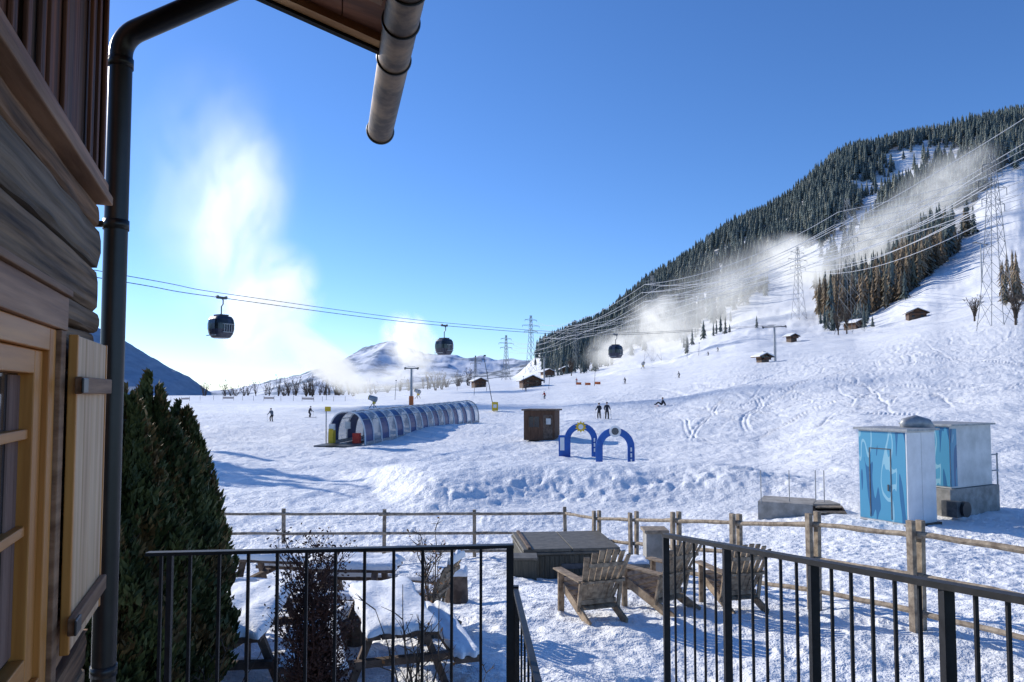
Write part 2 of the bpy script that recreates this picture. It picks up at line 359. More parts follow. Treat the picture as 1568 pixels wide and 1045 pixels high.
scatter('larch_grove',np.stack([xx,yy,height(xx,yy)-.5],-1)[isl],rng.uniform(12,24,isl.sum()),'larch',tl)
scatter('spruce_grove',np.stack([xx,yy,height(xx,yy)-.5],-1)[~isl],rng.uniform(14,27,(~isl).sum()),'forest',tl)
def spots(L): return np.array([[wx(p,d),d,gz(wx(p,d),d)-.3] for p,d in L])
L=[(random.uniform(1535,1640),random.uniform(205,270)) for _ in range(30)]
scatter('larch_cluster',spots(L),rng.uniform(8,16,len(L)),'larch',tl)
L=[(random.uniform(1255,1345),random.uniform(300,345)) for _ in range(22)]+[(random.uniform(1040,1120),random.uniform(370,460)) for _ in range(14)]+[(random.uniform(840,940),random.uniform(380,560)) for _ in range(60)]+[(1338,285),(1325,290),(1052,330),(1160,360)]
scatter('slope_tree_group',spots(L),rng.uniform(5,12,len(L)),'forest',tl)
tn=[conifer_template(26,11,.4,s+40,.2) for s in range(2)]
P=[(-40,60,20),(-45,67,17),(-37.5,56,18),(-52,70,17),(-42,64,21),(-46,73,19),(-35.5,53,14),(-50,64,19)]
for i,p in enumerate(P):
    pts=np.array([[p[0],p[1],gz(p[0],p[1])-.2]]); scatter('spruce_tree',pts,np.array([p[2]*1.]),'spruce',tn)
# ------------------------------------------------------------ bare bushes
def twiggy(mb,base,h,spread,nst,mat,r=.012,seed=0,sub=6,curl=.3,n=4):
    R=random.Random(seed); tips=[]
    for k in range(nst):
        a=R.uniform(0,6.28); s=R.uniform(.2,1)*spread; hh=h*R.uniform(.65,1); pts=[];x,y,z=base
        x+=R.uniform(-.1,.1)*spread;y+=R.uniform(-.1,.1)*spread
        for i in range(8):
            t=i/7; pts.append((x+math.cos(a)*s*t**1.4+R.uniform(-1,1)*.03*h*t,y+math.sin(a)*s*t**1.4+R.uniform(-1,1)*.03*h*t,z+hh*t))
        mb.tube(pts,[r*(1-.8*i/7) for i in range(8)],mat,n,False)
        for j in range(sub):
            i=R.randint(2,7); p=Vector(pts[i]); q=p+Vector((R.uniform(-1,1),R.uniform(-1,1),R.uniform(.3,1.3)))*h*.11; m_=(p+q)/2+Vector((R.uniform(-1,1),R.uniform(-1,1),0))*h*.02
            mb.tube([p,m_,q],[r*.45,r*.35,r*.15],mat,3,False); tips.append(q)
            for _ in range(2):
                q2=m_+Vector((R.uniform(-1,1),R.uniform(-1,1),R.uniform(.2,1)))*h*.06; mb.tube([m_,q2],[r*.3,r*.12],mat,3,False); tips.append(q2)
    return tips
def leafs(mb,pts,size,mat,R,k=1,sp=.03):
    for p in pts:
        for _ in range(k):
            c=Vector(p)+Vector((R.gauss(0,sp),R.gauss(0,sp),R.gauss(0,sp))); a=Vector((R.uniform(-1,1),R.uniform(-1,1),R.uniform(-1,1))).normalized()*size; b=a.cross(Vector((R.uniform(-1,1),R.uniform(-1,1),R.uniform(-1,1)))).normalized()*size*.5
            mb.face([c-a,c+b,c+a,c-b],mat)
R=random.Random(3)
def gp(px,d,dz=0): x=wx(px,d); return (x,d,gz(x,d)+dz)
mb=MB(); tips=twiggy(mb,gp(487,5.2),1.82,.17,60,'redleaf',.011,5,9); leafs(mb,tips,.014,'redleaf',R,5,.03); mb.obj('barberry_bush')
mb=MB(); tips=twiggy(mb,gp(640,5.2),1.75,.26,12,'bark',.012,8,4); leafs(mb,tips[::5],.022,'rust',R,1,.02); mb.obj('bare_shrub')
mb=MB(); twiggy(mb,gp(320,5.4),1.1,.4,12,'bark',.012,9,4); mb.obj('bare_shrub')
mb=MB(); twiggy(mb,gp(725,6.0),.7,.3,8,'bark',.01,19,4); mb.obj('bare_shrub')
mb=MB(); tips=twiggy(mb,gp(664,9.4),1.45,.2,6,'bark',.017,12,7); leafs(mb,tips[::3],.03,'rust',R,1); mb.obj('bare_sapling')
def thuja(px,d,top,rad,seed,n=34000):
    x=wx(px,d); z0=gz(x,d); H=top-z0; r=np.random.default_rng(seed)
    th=r.uniform(0,6.283,n); t=r.uniform(0.02,1,n)**.9
    prof=np.clip(1.04-(np.clip(t-.2,0,1)/.8)**2.0,0,1)**.8*(.72+.28*sst(0,.3,t))
    lump=1+.6*(vnoise(th*1.6,t*6,seed)-.5)*1.2+.55*(vnoise(th*4,t*15,seed+1)-.5)+.3*(vnoise(th*11,t*34,seed+2)-.5)
    rr=rad*prof*lump*(1-.4*r.uniform(0,1,n)**2.2)
    zz=t*H*(1+.12*(vnoise(th*2,th*0,seed+9)-.5)*2*t)
    c=np.stack([x+rr*np.cos(th),d+rr*np.sin(th),z0+zz],-1)
    up=np.stack([np.cos(th)*.5+r.normal(0,.35,n),np.sin(th)*.5+r.normal(0,.35,n),np.ones(n)*.9],-1); up/=np.linalg.norm(up,axis=1)[:,None]
    sd=np.cross(up,r.normal(0,1,(n,3))); sd/=np.linalg.norm(sd,axis=1)[:,None]
    s=r.uniform(.02,.055,n)[:,None]
    Vv=np.stack([c-up*s*.6,c+sd*s*.4,c+up*s*1.3,c-sd*s*.4],1).reshape(-1,3)
    Fq=np.arange(n*4).reshape(n,4)
    o=npmesh('thuja_shrub',Vv,Fq,['thuja','thujab'])
    brown=(vnoise(th*2,t*6,seed+4)+r.uniform(-.2,.2,n)>.66)
    o.data.polygons.foreach_set('material_index',brown.astype(np.int32)); 
    mb=MB(); mb.tube([(x,d,z0-.1),(x,d,z0+H*.85)],[rad*.5,rad*.2],'darkgap',8); mb.obj('trunk',parent=o)
thuja(197,5.5,-.2,.5,1); thuja(236,6.4,-.16,.52,2); thuja(283,7.0,-.36,.44,3,30000); thuja(178,4.9,-.9,.42,4,22000); thuja(262,6.0,-.9,.36,5,22000)
# ------------------------------------------------------------ house
phi=math.atan(.3746)
house=empty('wooden_chalet',(-.487,0,0),(0,0,phi))
HINV=Matrix.LocRotScale(Vector((-.487,0,0)),Euler((0,0,phi)),None).inverted()
def hp(mb,name,**k): return mb.obj(name,parent=house,**k)
END=2.74
mb=MB(); mb.bx(-.5,-.06,-2.2,END-.01,-3.3,1.9,'darkgap'); hp(mb,'wall_core')
mb=MB(); z=-3.3; R=random.Random(11)
while z<.64:
    h=R.uniform(.12,.17); z1=min(z+h,.655)
    if z<.277<z1+.05 : z1=.277 if z<.22 else z1
    if z<-.803<z1: z1=-.803
    if .655-z1<.06: z1=.655
    segs=[(-2.2,END+R.uniform(-.006,.008))]
    if z>=-.8031 and z<.276: segs=[(-2.2,.50),(2.105,END+R.uniform(-.006,.008))]
    lm=R.choice(['log0','log1','log2'])
    for a,b in segs:
        nn=max(2,int((b-a)/.03)); x0=R.uniform(-.006,.005)
        k=mb.mi(lm); base=len(mb.v); prof=[(-.06,0),(-.010,.02),(-.002,.12),(.002,.4),(.001,.7),(-.004,.93),(-.012,.985),(-.06,1)]; npf=len(prof)
        s0=R.uniform(0,50)
        for i in range(nn+1):
            yv=a+(b-a)*i/nn
            for j,(px_,pz) in enumerate(prof):
                w=.005*float(vnoise(np.array([yv*6+s0]),np.array([j*.9+s0]))[0]-.5)*2
                mb.v.append((x0+px_+w,yv,z+.002+(z1-z-.004)*pz+.003*math.sin(yv*5+z*9)))
        for i in range(nn):
            for j in range(npf-1): q=base+i*npf+j; mb.f.append((q,q+npf,q+npf+1,q+1)); mb.m.append(k)
        e=base+nn*npf; mb.f.append(tuple(e+j for j in range(npf))); mb.m.append(k)
    z=z1
hp(mb,'log_courses')
mb=MB(); mb.bx(-.06,.04,-2.2,END+.01,.658,.69,'brownbat'); mb.bx(-.06,.025,-2.2,END+.01,.693,.735,'headwood'); hp(mb,'wall_plate',bevel=.004)
mb=MB(); y=-2.2
while y<END:
    w=R.uniform(.09,.14); y1=min(y+w,END+.01); mb.bx(-.06,R.uniform(0,.01),y+.003,y1-.003,.738,1.95,R.choice(['darkboard','darkboard2','darkboard'])); y=y1
    if R.random()<.5 and y<END-.02: mb.bx(.011,.022,y-.018,y+.018,.738,1.95,'darkboard')
hp(mb,'upper_boards',bevel=.003)
mb=MB(); o_=-.065 # window
def wb(x0,x1,y0,y1,z0,z1,mat): mb.bx(x0,x1,y0+o_,y1+o_,z0,z1,mat)
wb(-.06,.03,.55,2.19,.165,.255,'headwood'); wb(-.06,.04,.55,2.19,.257,.275,'brownbat')
wb(-.06,.03,2.115,2.17,-.76,.163,'brownbat')
wb(-.06,.06,.55,2.15,-.80,-.762,'headwood')
wb(-.05,.018,2.045,2.112,-.76,.163,'honey'); wb(-.05,.018,.56,2.043,.105,.163,'honeyh'); wb(-.05,.018,.56,2.043,-.76,-.70,'honeyh')
wb(-.05,.004,1.965,2.042,-.698,.103,'honey'); wb(-.05,.004,1.30,1.36,-.698,.103,'honey')
wb(-.05,.004,1.362,1.963,.045,.103,'honeyh'); wb(-.05,.004,1.362,1.963,-.698,-.63,'honeyh')
for zz in (-.10,-.33): wb(-.045,-.005,1.362,1.963,zz-.012,zz+.012,'honeyh')
wb(-.045,-.007,1.65,1.672,-.628,.043,'honey')
hp(mb,'window_frame',bevel=.003)
mb=MB(); wb(-.036,-.03,1.362,1.963,-.63,.045,'glass')
hp(mb,'window_glass')
mb=MB()
for i in range(9): mb.tube([(-.029,1.815+i*.010,-.62),(-.029,1.815+i*.010,.04)],.005,'curtain',6)
hp(mb,'curtain')
mb=MB()
for i in range(4): a=2.148+i*.115; mb.bx(.032,.052,a,a+.112,-.70,.155,'shutter')
mb.bx(.0535,.072,2.10,2.61,-.005,.042,'brownbat'); mb.bx(.0535,.072,2.10,2.61,-.645,-.598,'brownbat')
mb.bx(.031,.054,2.128,2.146,-.702,.157,'honey'); mb.bx(.031,.054,2.609,2.626,-.702,.157,'honey')
for zz in (.018,-.62): mb.bx(.072,.079,2.08,2.15,zz-.02,zz+.02,'black')
hp(mb,'shutter',bevel=.003)
G=Vector((-.245,1,0)).normalized(); Pp=Vector((-1,-.245,0)).normalized(); sl=Vector((Pp.x,Pp.y,.35))
C0=Vector((-.55,2.97,1.385))
def roofbox(name,a0,a1,b0,b1,t0,t1,mat):
    nrm=G.cross(sl).normalized()
    if nrm.z<0: nrm=-nrm
    mb=MB(); vs=[]
    for t in (t0,t1):
        for (a,b) in ((a0,b0),(a1,b0),(a1,b1),(a0,b1)): vs.append(C0+G*a+sl*b+nrm*t)
    mb.v+=[tuple(v) for v in vs]; k=mb.mi(mat)
    for f in [(0,3,2,1),(4,5,6,7),(0,1,5,4),(1,2,6,5),(2,3,7,6),(3,0,4,7)]: mb.f.append(f); mb.m.append(k)
    o=mb.obj(name); o.parent=house; o.matrix_parent_inverse=HINV; return o
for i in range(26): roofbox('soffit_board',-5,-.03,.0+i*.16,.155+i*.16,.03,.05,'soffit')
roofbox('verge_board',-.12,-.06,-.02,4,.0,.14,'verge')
roofbox('verge_trim',-.058,-.025,-.03,4,-.012,.16,'darkgap')
roofbox('eave_board',-5,-.03,-.05,-.003,-.01,.12,'darkboard2')
roofbox('roof_deck',-5,-.03,-.06,4,.052,.15,'darkboard2')
roofbox('rafter',-.62,-.50,.0,4,-.06,.028,'brownbat'); roofbox('rafter',-1.6,-1.5,.0,4,-.06,.028,'brownbat')
mb=MB(); ge=Vector((-.70,3.86,1.385)); n=18; rg=.066; k=mb.mi('gutter'); Ls=[0,.02]+[.1*i for i in range(1,52)]
a_=Vector((1,.245,0)).normalized(); up=Vector((0,0,1))
for rr in (rg,rg-.004):
    base=len(mb.v)
    for s_ in Ls:
        c=ge-G*s_
        for j in range(n+1):
            ang=math.radians(-205+ (230)*j/n) 
            mb.v.append(tuple(c+(a_*math.cos(ang)+up*math.sin(ang))*rr))
    for i in range(len(Ls)-1):
        for j in range(n):
            q=base+i*(n+1)+j; mb.f.append((q,q+1,q+n+2,q+n+1)); mb.m.append(k)
cc=[]
for j in range(n+1):
    ang=math.radians(-205+230*j/n); cc.append(ge+(a_*math.cos(ang)+up*math.sin(ang))*rg)
mb.face(cc,'gutter')
for s_ in (.005,.88,1.2,1.45,2.0):
    pts=[ge-G*s_+(a_*math.cos(math.radians(t))+up*math.sin(math.radians(t)))*(rg+.003) for t in range(-215,40,12)]
    mb.tube(pts,.005 if s_>.1 else .006,'black' if s_>.1 else 'dsteel',5)
    if s_>.1: 
        e=pts[-1]; mb.tube([e,e+a_*.02+up*.01,e+a_*.025+up*.04],.005,'black',5)
g=mb.obj('gutter'); g.parent=house; g.matrix_parent_inverse=HINV
for p in g.data.polygons: p.use_smooth=True
mb=MB(); X0,Y0=-1.472,2.72; pts=[(X0,Y0,-3.1),(X0,Y0,-2),(X0,Y0,0),(X0,Y0,1.27)]
for i in range(1,9):
    t=math.radians(68)*i/8; r=.1; pts.append((X0+r*(1-math.cos(t)),Y0,1.27+r*math.sin(t)))
e=pts[-1]; pts+=[(e[0]+.5,Y0-.02,e[2]+.21),(e[0]+.9,Y0-.05,e[2]+.37)]
mb.tube(pts,.041,'black',20)
for zz in (.62,-1.0,1.235): mb.tube([(X0,Y0,zz-.018),(X0,Y0,zz+.018)],.045,'black',20)
mb.box((X0-.05,Y0-.02,.62),(.12,.02,.02),'black')
g=mb.obj('downpipe'); g.parent=house; g.matrix_parent_inverse=HINV
for p in g.data.polygons:
    if len(p.vertices)==4: p.use_smooth=True
# ------------------------------------------------------------ terrace + railings
mb=MB(); mb.bx(-1.2,1.3,-1.5,2.98,-1.85,-1.66,'concrete'); mb.bx(-1.1,1.2,-1.5,2.9,-3.3,-1.852,'concrete')
for i in range(7): mb.bx(-.1,1.0,3.0+i*.24,3.24+i*.24,-3.3,-1.85-.17*i,'concrete')
mb.obj('terrace')
mb=MB(); zt=-.625; yl=2.9; x0=wx(252,yl); x1=wx(781,yl)
mb.beam((x0-.05,yl,zt),(x1+.015,yl,zt+.03),.035,.013,'rail')
for i in range(13):
    x=x1-i*.1125; 
    if x<x0: break
    mb.bx(x-.0055,x+.0055,yl-.0055,yl+.0055,-1.6,zt+.03*(x-x0)/(x1-x0)-.007,'rail')
mb.bx(x1-.014,x1+.014,yl-.012,yl+.012,-1.75,zt+.022,'rail'); mb.bx(x0+.03,x0+.05,yl-.01,yl+.01,-1.75,zt-.006,'rail')
mb.bx(x0,x1-.015,yl-.004,yl+.004,-1.6,-1.57,'rail'); mb.obj('metal_railing')
mb=MB(); a=Vector((.02,3.9,-1.03)); b=Vector((.115,2.3,-1.03))
mb.beam(a,b,.025,.025,'rail')
for i in range(9):
    p=a.lerp(b,i/8); mb.beam(p-Vector((0,0,.013)),p-Vector((0,0,.75)),.010,.010,'rail')
mb.beam(a+Vector((0,0,-.75)),b+Vector((0,0,-.75)),.02,.02,'rail'); mb.beam(a+Vector((0,.02,.02)),a+Vector((0,.02,-.85)),.03,.03,'rail'); mb.obj('metal_gate')
mb=MB(); p0=Vector((.925,4.5,-.86)); st=Vector((.174,-.666,.072))
mb.beam(p0,p0+st*5,.05,.022,'rail'); mb.beam(p0-Vector((0,0,1.0)),p0+st*5-Vector((0,0,1.0)),.03,.012,'rail')
for s_ in range(6):
    p=p0+st*s_; mb.beam(p-Vector((0,0,.012)),p-Vector((0,0,1.2)),.036,.036,'rail')
    if s_<5:
        for j in range(1,6): q=p+st*(j/6); mb.beam(q-Vector((0,0,.012)),q-Vector((0,0,1.0)),.0115,.0115,'rail')
mb.obj('metal_railing')
# ------------------------------------------------------------ wooden fence
posts=[(wx(p,d),d) for p,d in [(1640,8.2),(1395,10),(1240,11.8),(1123,13.6),(1032,15.4),(968,17.3),(912,19.2),(865,21)]]
left=[(wx(p,20.9),20.9) for p in (727,590,437,290,140)]
mb=MB(); allp=posts+left; R=random.Random(2)
for i,(x,y) in enumerate(allp):
    zg=gz(x,y); double=(i<7); h=1.42 if i<8 else 1.36
    if i<12:
        nx,ny=allp[i+1]; dv=Vector((nx-x,ny-y,0)).normalized()
    perp=Vector((dv.y,-dv.x,0))
    ang=math.atan2(dv.y,dv.x)
    for sgn in ((-1,1) if double else (1,)):
        c=Vector((x,y,zg+h/2-.2))+perp*(.075*sgn)
        mb.box(c,(.095,.07,h+.4+R.uniform(-.04,.04)),'fence',rot=(R.uniform(-.015,.015),R.uniform(-.015,.015),ang))
for i in range(len(allp)-1):
    (x,y),(x2,y2)=allp[i],allp[i+1]; z1,z2=gz(x,y),gz(x2,y2)
    for hh in (1.24,.70,.22):
        pts=[]; off=R.uniform(-.03,.03)
        for k in range(7): t=-.06+1.12*k/6; pts.append((x+(x2-x)*t,y+(y2-y)*t,z1+(z2-z1)*t+hh+off*(k/6-.5)+R.uniform(-.008,.008)))
        mb.tube(pts,[R.uniform(.034,.044) for _ in pts],'fence',8)
mb.obj('wooden_fence')
# ------------------------------------------------------------ snow cap
def snowcap(mb,cx,cy,z,lx,ly,h,rot=0,mat='snowcap',seed=0):
    nx,ny=22,22; b=len(mb.v); k=mb.mi(mat); c,s=math.cos(rot),math.sin(rot)
    gx=np.sin(np.linspace(-1,1,nx)*math.pi/2); gy=np.sin(np.linspace(-1,1,ny)*math.pi/2)
    for i in range(nx):
        for j in range(ny):
            a,bb=gx[i],gy[j]; hh=h*max(0,(1-abs(a)**8))**.35*max(0,(1-abs(bb)**8))**.35*(1+.4*float(vnoise(np.array([a*2.5+seed]),np.array([bb*2.5+5]))[0]-.5)*2)
            X_=a*lx/2*(1+.05*math.sin(bb*9+seed)); Y_=bb*ly/2*(1+.04*math.sin(a*7+seed)); mb.v.append((cx+X_*c-Y_*s,cy+X_*s+Y_*c,z+hh-.004))
    for i in range(nx-1):
        for j in range(ny-1): q=b+i*ny+j; mb.f.append((q,q+ny,q+ny+1,q+1)); mb.m.append(k)
def smoothsnow(o):
    for p in o.data.polygons:
        if o.data.materials[p.material_index].name=='snow_cap': p.use_smooth=True
def picnic(px,d,rot,L=1.9,seed=0,W=.7):
    x=wx(px,d); z=gz(x,d); mb=MB()
    for i in range(5): mb.box((-W/2+W/10+i*W/5,0,.73),(W/5-.01,L,.05),'stump')
    for sx in (-W/2-.3,W/2+.3): mb.box((sx,0,.43),(.26,L,.06),'stump')
    for sy in (-L*.35,L*.35):
        mb.box((0,sy,.4),(W+.8,.08,.07),'stump'); mb.beam((-.25,sy+.08,.7),(-.55,sy+.08,-.05),.08,.07,'stump'); mb.beam((.25,sy+.08,.7),(.55,sy+.08,-.05),.08,.07,'stump')
    snowcap(mb,0,0,.755,W+.03,L+.03,.10,seed=seed)
    for sx in (-W/2-.3,W/2+.3): snowcap(mb,sx,0,.46,.27,L,.07,seed=seed+3)
    smoothsnow(mb.obj('picnic_table',loc=(x,d,z-.03),rot=(0,0,rot)))
picnic(385,8.1,.12,2.0,1,.7); picnic(600,8.2,.3,1.9,2,.7); picnic(455,12.0,1.4,1.9,5); picnic(545,10.8,1.5,1.3,7,.6)
for p,d in ((470,8.0),(512,8.9),(548,9.2),(700,12.3),(300,9.2)):
    mb=MB(); x,y,z=gp(p,d); mb.tube([(x,y,z-.1),(x,y,z+.42)],[.2,.18],'stump',12); snowcap(mb,x,y,z+.42,.36,.36,.1,seed=p); smoothsnow(mb.obj('log_stool'))
# ------------------------------------------------------------ adirondack chairs
def adirondack(px,d,face_ang,mat='chair',snow=False,s=1.0):
    x=wx(px,d); z=gz(x,d); mb=MB()
    for sx in (-.27,.27):
        mb.beam((sx,.38,.36),(sx,-.52,.02),.03,.12,mat)
        mb.beam((sx*1.12,.34,-.03),(sx*1.12,.34,.56),.09,.03,mat)
        mb.beam((sx*1.18,.44,.575),(sx*1.05,-.34,.56),.13,.022,mat)
        mb.beam((sx*1.1,-.22,.14),(sx*1.1,-.32,.56),.05,.03,mat)
    for i in range(7):
        t=i/6; mb.box((0,.38-.6*t,.415-.235*t),(.56,.085,.02),mat,rot=(math.radians(21.5),0,0))
    mb.box((0,.395,.36),(.6,.022,.09),mat)
    for i in range(7):
        u_=(i-3)/3; top=1.02-.10*u_*u_
        b0=Vector((u_*.2,-.16,.19)); t0=Vector((u_*.31,-.16-.40*(top-.19)/.8,top)); mb.beam(b0,t0,.074,.018,mat)
    mb.beam((-.32,-.375,.55),(.32,-.375,.55),.05,.03,mat); mb.beam((-.27,-.21,.25),(.27,-.21,.25),.03,.06,mat); mb.beam((-.27,-.50,.80),(.27,-.50,.80),.03,.05,mat)
    if snow:
        snowcap(mb,0,.1,.36,.55,.5,.14,seed=px); snowcap(mb,.32,.05,.585,.13,.7,.06,seed=1); snowcap(mb,-.32,.05,.585,.13,.7,.06,seed=2); snowcap(mb,0,-.55,.95,.5,.09,.1,seed=2)
    o=mb.obj('adirondack_chair',loc=(x,d,z),rot=(0,0,face_ang)); o.scale=(s,s,s); smoothsnow(o)
adirondack(903,10.8,math.radians(20),s=1.04)
adirondack(1003,11.4,math.radians(38),s=1.08)
adirondack(1115,11.6,math.radians(14),s=1.04)
adirondack(350,9.6,math.radians(-70),'stump',True); adirondack(640,9.9,math.radians(75),'chair',True); adirondack(322,8.2,math.radians(-100),'stump',True)
mb=MB(); x,y,z=gp(963,13.6); mb.tube([(x,y,z),(x,y,z+.5)],[.28,.3],'stump',14); mb.tube([(x,y,z+.5),(x,y,z+.56)],.42,'dsteel',20); snowcap(mb,x,y,z+.56,.6,.6,.06); smoothsnow(mb.obj('fire_table'))
mb=MB(); x,y,z=gp(1000,14.6); mb.box((x,y,z+.5),(.4,.4,1.1),'concrete'); mb.box((x,y,z+1.08),(.48,.48,.06),'fence'); mb.obj('bar_pedestal',bevel=.01)
# hot tub
mb=MB(); x,y,z=gp(862,17.6)
mb.box((0,0,.34),(2.15,2.0,.76),'tub'); 
for i in range(19):
    for sg in (-1,1): mb.box((-1.01+i*.112,sg*1.005,.34),(.095,.02,.7),'tub'); mb.box((sg*1.08,-.94+i*.104,.34),(.02,.09,.7),'tub')
mb.box((0,0,.74),(2.24,2.09,.05),'tubtop'); mb.box((-.55,0,.805),(1.08,2.03,.07),'tubtop'); mb.box((.55,0,.80),(1.08,2.03,.07),'tubtop')
mb.box((0,-1.02,.45),(.5,.02,.12),'dsteel'); mb.box((-.95,0,.86),(.08,2.05,.05),'stump')
mb.obj('hot_tub',loc=(x,y,z-.05),rot=(0,0,.12),bevel=.02)
mb=MB(); x,y,z=gp(803,15.9); mb.box((x,y,z+.2),(.5,.5,.5),'tub'); mb.box((x,y,z+.48),(.54,.54,.05),'tubtop'); mb.obj('tub_step',bevel=.01)
# ------------------------------------------------------------ booths
bt=empty('lift_kiosk'); th=math.radians(30)
zc=gz(12.2,23)
mb=MB(); W,Ld,H=1.53,1.63,2.9
mb.bx(0,W,0,Ld,0,H,'offwhite'); mb.bx(-.02,-.002,.02,Ld-.02,.06,H-.05,'wave'); mb.bx(-.1,W+.12,-.1,Ld+.12,H,H+.07,'steel')
mb.bx(-.03,-.022,.5,.53,.12,2.3,'dsteel'); mb.bx(-.03,-.022,1.22,1.25,.12,2.3,'dsteel'); mb.bx(-.03,-.022,.5,1.25,2.3,2.33,'dsteel'); mb.bx(-.06,-.03,.58,.62,1.0,1.2,'dsteel')
mb.bx(.02,W-.02,-.012,-.002,.05,H-.05,'white'); mb.bx(W*.5-.004,W*.5+.004,-.016,-.0125,.05,H-.05,'steel')
mb.bx(-.03,.0,-.03,.0,0,H,'white'); mb.bx(-.1,W+.1,-.1,Ld+.1,-.3,.0,'stump')
mb.obj('kiosk_cabin',parent=bt,loc=(12.2,23,zc-.05),rot=(0,0,th))
zc2=gz(14.5,24.5)
mb=MB(); mb.bx(-.25,2.75,-.1,1.8,-.5,.92,'concrete'); mb.bx(0,2.5,.0,1.6,.94,3.0,'offwhite'); mb.bx(-.02,-.002,.02,1.58,1.0,2.95,'wave'); mb.bx(.0,.35,-.02,-.002,1.0,2.9,'wave')
mb.bx(-.1,2.6,-.12,1.7,3.0,3.06,'steel'); mb.bx(-.6,-.3,-.5,0,.1,.6,'dsteel')
mb.tube([(-.2,-.6,.35),(-.2,-.45,.35)],.25,'black',16)
mb.tube([(2.85,0,0),(2.85,0,2.0)],.03,'steel',6)
for zz in (1.4,1.95): mb.tube([(2.5,0,zz),(2.9,0,zz)],.025,'steel',6)
mb.obj('equipment_cabin',parent=bt,loc=(14.5,24.6,zc2-.05),rot=(0,0,th))
mb=MB()
mb.tube([(0,0,0),(.1,.02,.04),(.5,.07,.08),(.9,.1,.02),(1.1,.1,-.1)],[.08,.2,.26,.2,.08],'steel',12); mb.obj('tarp_roll',parent=bt,loc=(12.7,24.2,zc+2.98),smooth=True)
mb=MB(); x0,x1=wx(1162,27),wx(1250,25.8); zz=gz(9.5,27)
mb.beam((x0,27,zz+.2),(x1,26.2,zz+.2),1.6,.72,'concrete')
xa,xb=wx(1252,25),wx(1310,24.4)
mb.box(((xa+xb)/2,26.2,zz+.2),(xb-xa,.9,.7),'concrete')
for i in range(5): mb.box(((xa+xb)/2,25.62-.24*i,zz+.47-.14*i),(xb-xa-.08,.27,.05),'fence'); mb.box(((xa+xb)/2,25.74-.24*i,zz+.385-.14*i),(xb-xa-.1,.03,.11),'darkgap')
for xs in (xa,xb): mb.beam((xs,25.75,zz+.42),(xs,24.5,zz-.3),.06,.18,'stump')
for p in (1162,1205,1245,1258): mb.tube([(wx(p,26.2),26.2,zz+.5),(wx(p,26.2),26.2,zz+1.65)],.018,'steel',6)
mb.obj('loading_platform',parent=bt)
# ------------------------------------------------------------ hut
x,y,z=gp(830,64)
mb=MB(); mb.box((0,0,1.25),(2.6,2.4,2.5),'hut'); 
for i in range(9): mb.box((-1.2+i*.3,-1.215,1.25),(.28,.02,2.46),'hut')
mb.box((0,0,2.56),(3.0,2.8,.13),'stump'); mb.box((-.45,-1.235,1.55),(.9,.02,.9),'glass'); mb.box((.75,-1.235,1.15),(.8,.02,2.0),'stump'); mb.box((.8,-1.25,1.6),(.4,.02,.5),'offwhite')
mb.box((-.45,-1.25,1.55),(.05,.02,.9),'hut')
mb.obj('ticket_hut',loc=(x,y,z-.05),rot=(0,0,-.25))
# ------------------------------------------------------------ arches
def arch(px,d,w,h,rot,emblem):
    x,y,z=gp(px,d); mb=MB(); t=.42; k=mb.mi('archblue')
    cz=h-w/2
    path=[(-w/2+t/2,0,0),(-w/2+t/2,0,cz*.5)]+[((-(w-t)/2)*math.cos(math.pi*i/16),0,cz+((w-t)/2)*math.sin(math.pi*i/16)) for i in range(17)]+[((w-t)/2,0,cz*.5),((w-t)/2,0,0)]
    b=len(mb.v)
    for i,p in enumerate(path):
        p=Vector(p); tn=(Vector(path[min(i+1,len(path)-1)])-Vector(path[max(i-1,0)])).normalized(); nn=Vector((-tn.z,0,tn.x))
        for (a_,c_) in ((-1,-1),(1,-1),(1,1),(-1,1)): mb.v.append(tuple(p+nn*t/2*a_+Vector((0,.22*c_,0))))
    for i in range(len(path)-1):
        for j in range(4): q=b+i*4; mb.f.append((q+j,q+(j+1)%4,q+4+(j+1)%4,q+4+j)); mb.m.append(k)
    if emblem=='sun':
        pp=[]
        for i in range(20): r=.42 if i%2 else .28; a_=6.283*i/20; pp.append((r*math.cos(a_),-.27,h-.25+r*math.sin(a_)))
        mb.face(pp[::-1],'yellow'); mb.tube([(0,-.32,h-.25),(0,-.29,h-.25)],.18,'white',16)
        mb.box((-w/2-.15,-.05,.75),(.5,.3,1.5),'archblue'); mb.box((-w/2-.15,-.21,.9),(.3,.02,.9),'white')
    else:
        mb.tube([(0,-.29,h-.2),(0,-.25,h-.2)],.36,'white',20); mb.tube([(0,-.31,h-.2),(0,-.292,h-.2)],.22,'dsteel',12)
    for i in range(3): mb.box((w/2-t/2,-.232,.5+i*.35),(.1,.01,.25),'white')
    mb.obj('blue_entrance_arch',loc=(x,y,z-.1),rot=(0,0,rot),bevel=.03)
arch(889,52,2.3,2.35,-.1,'sun'); arch(941,45.5,2.35,2.5,-.1,'x')
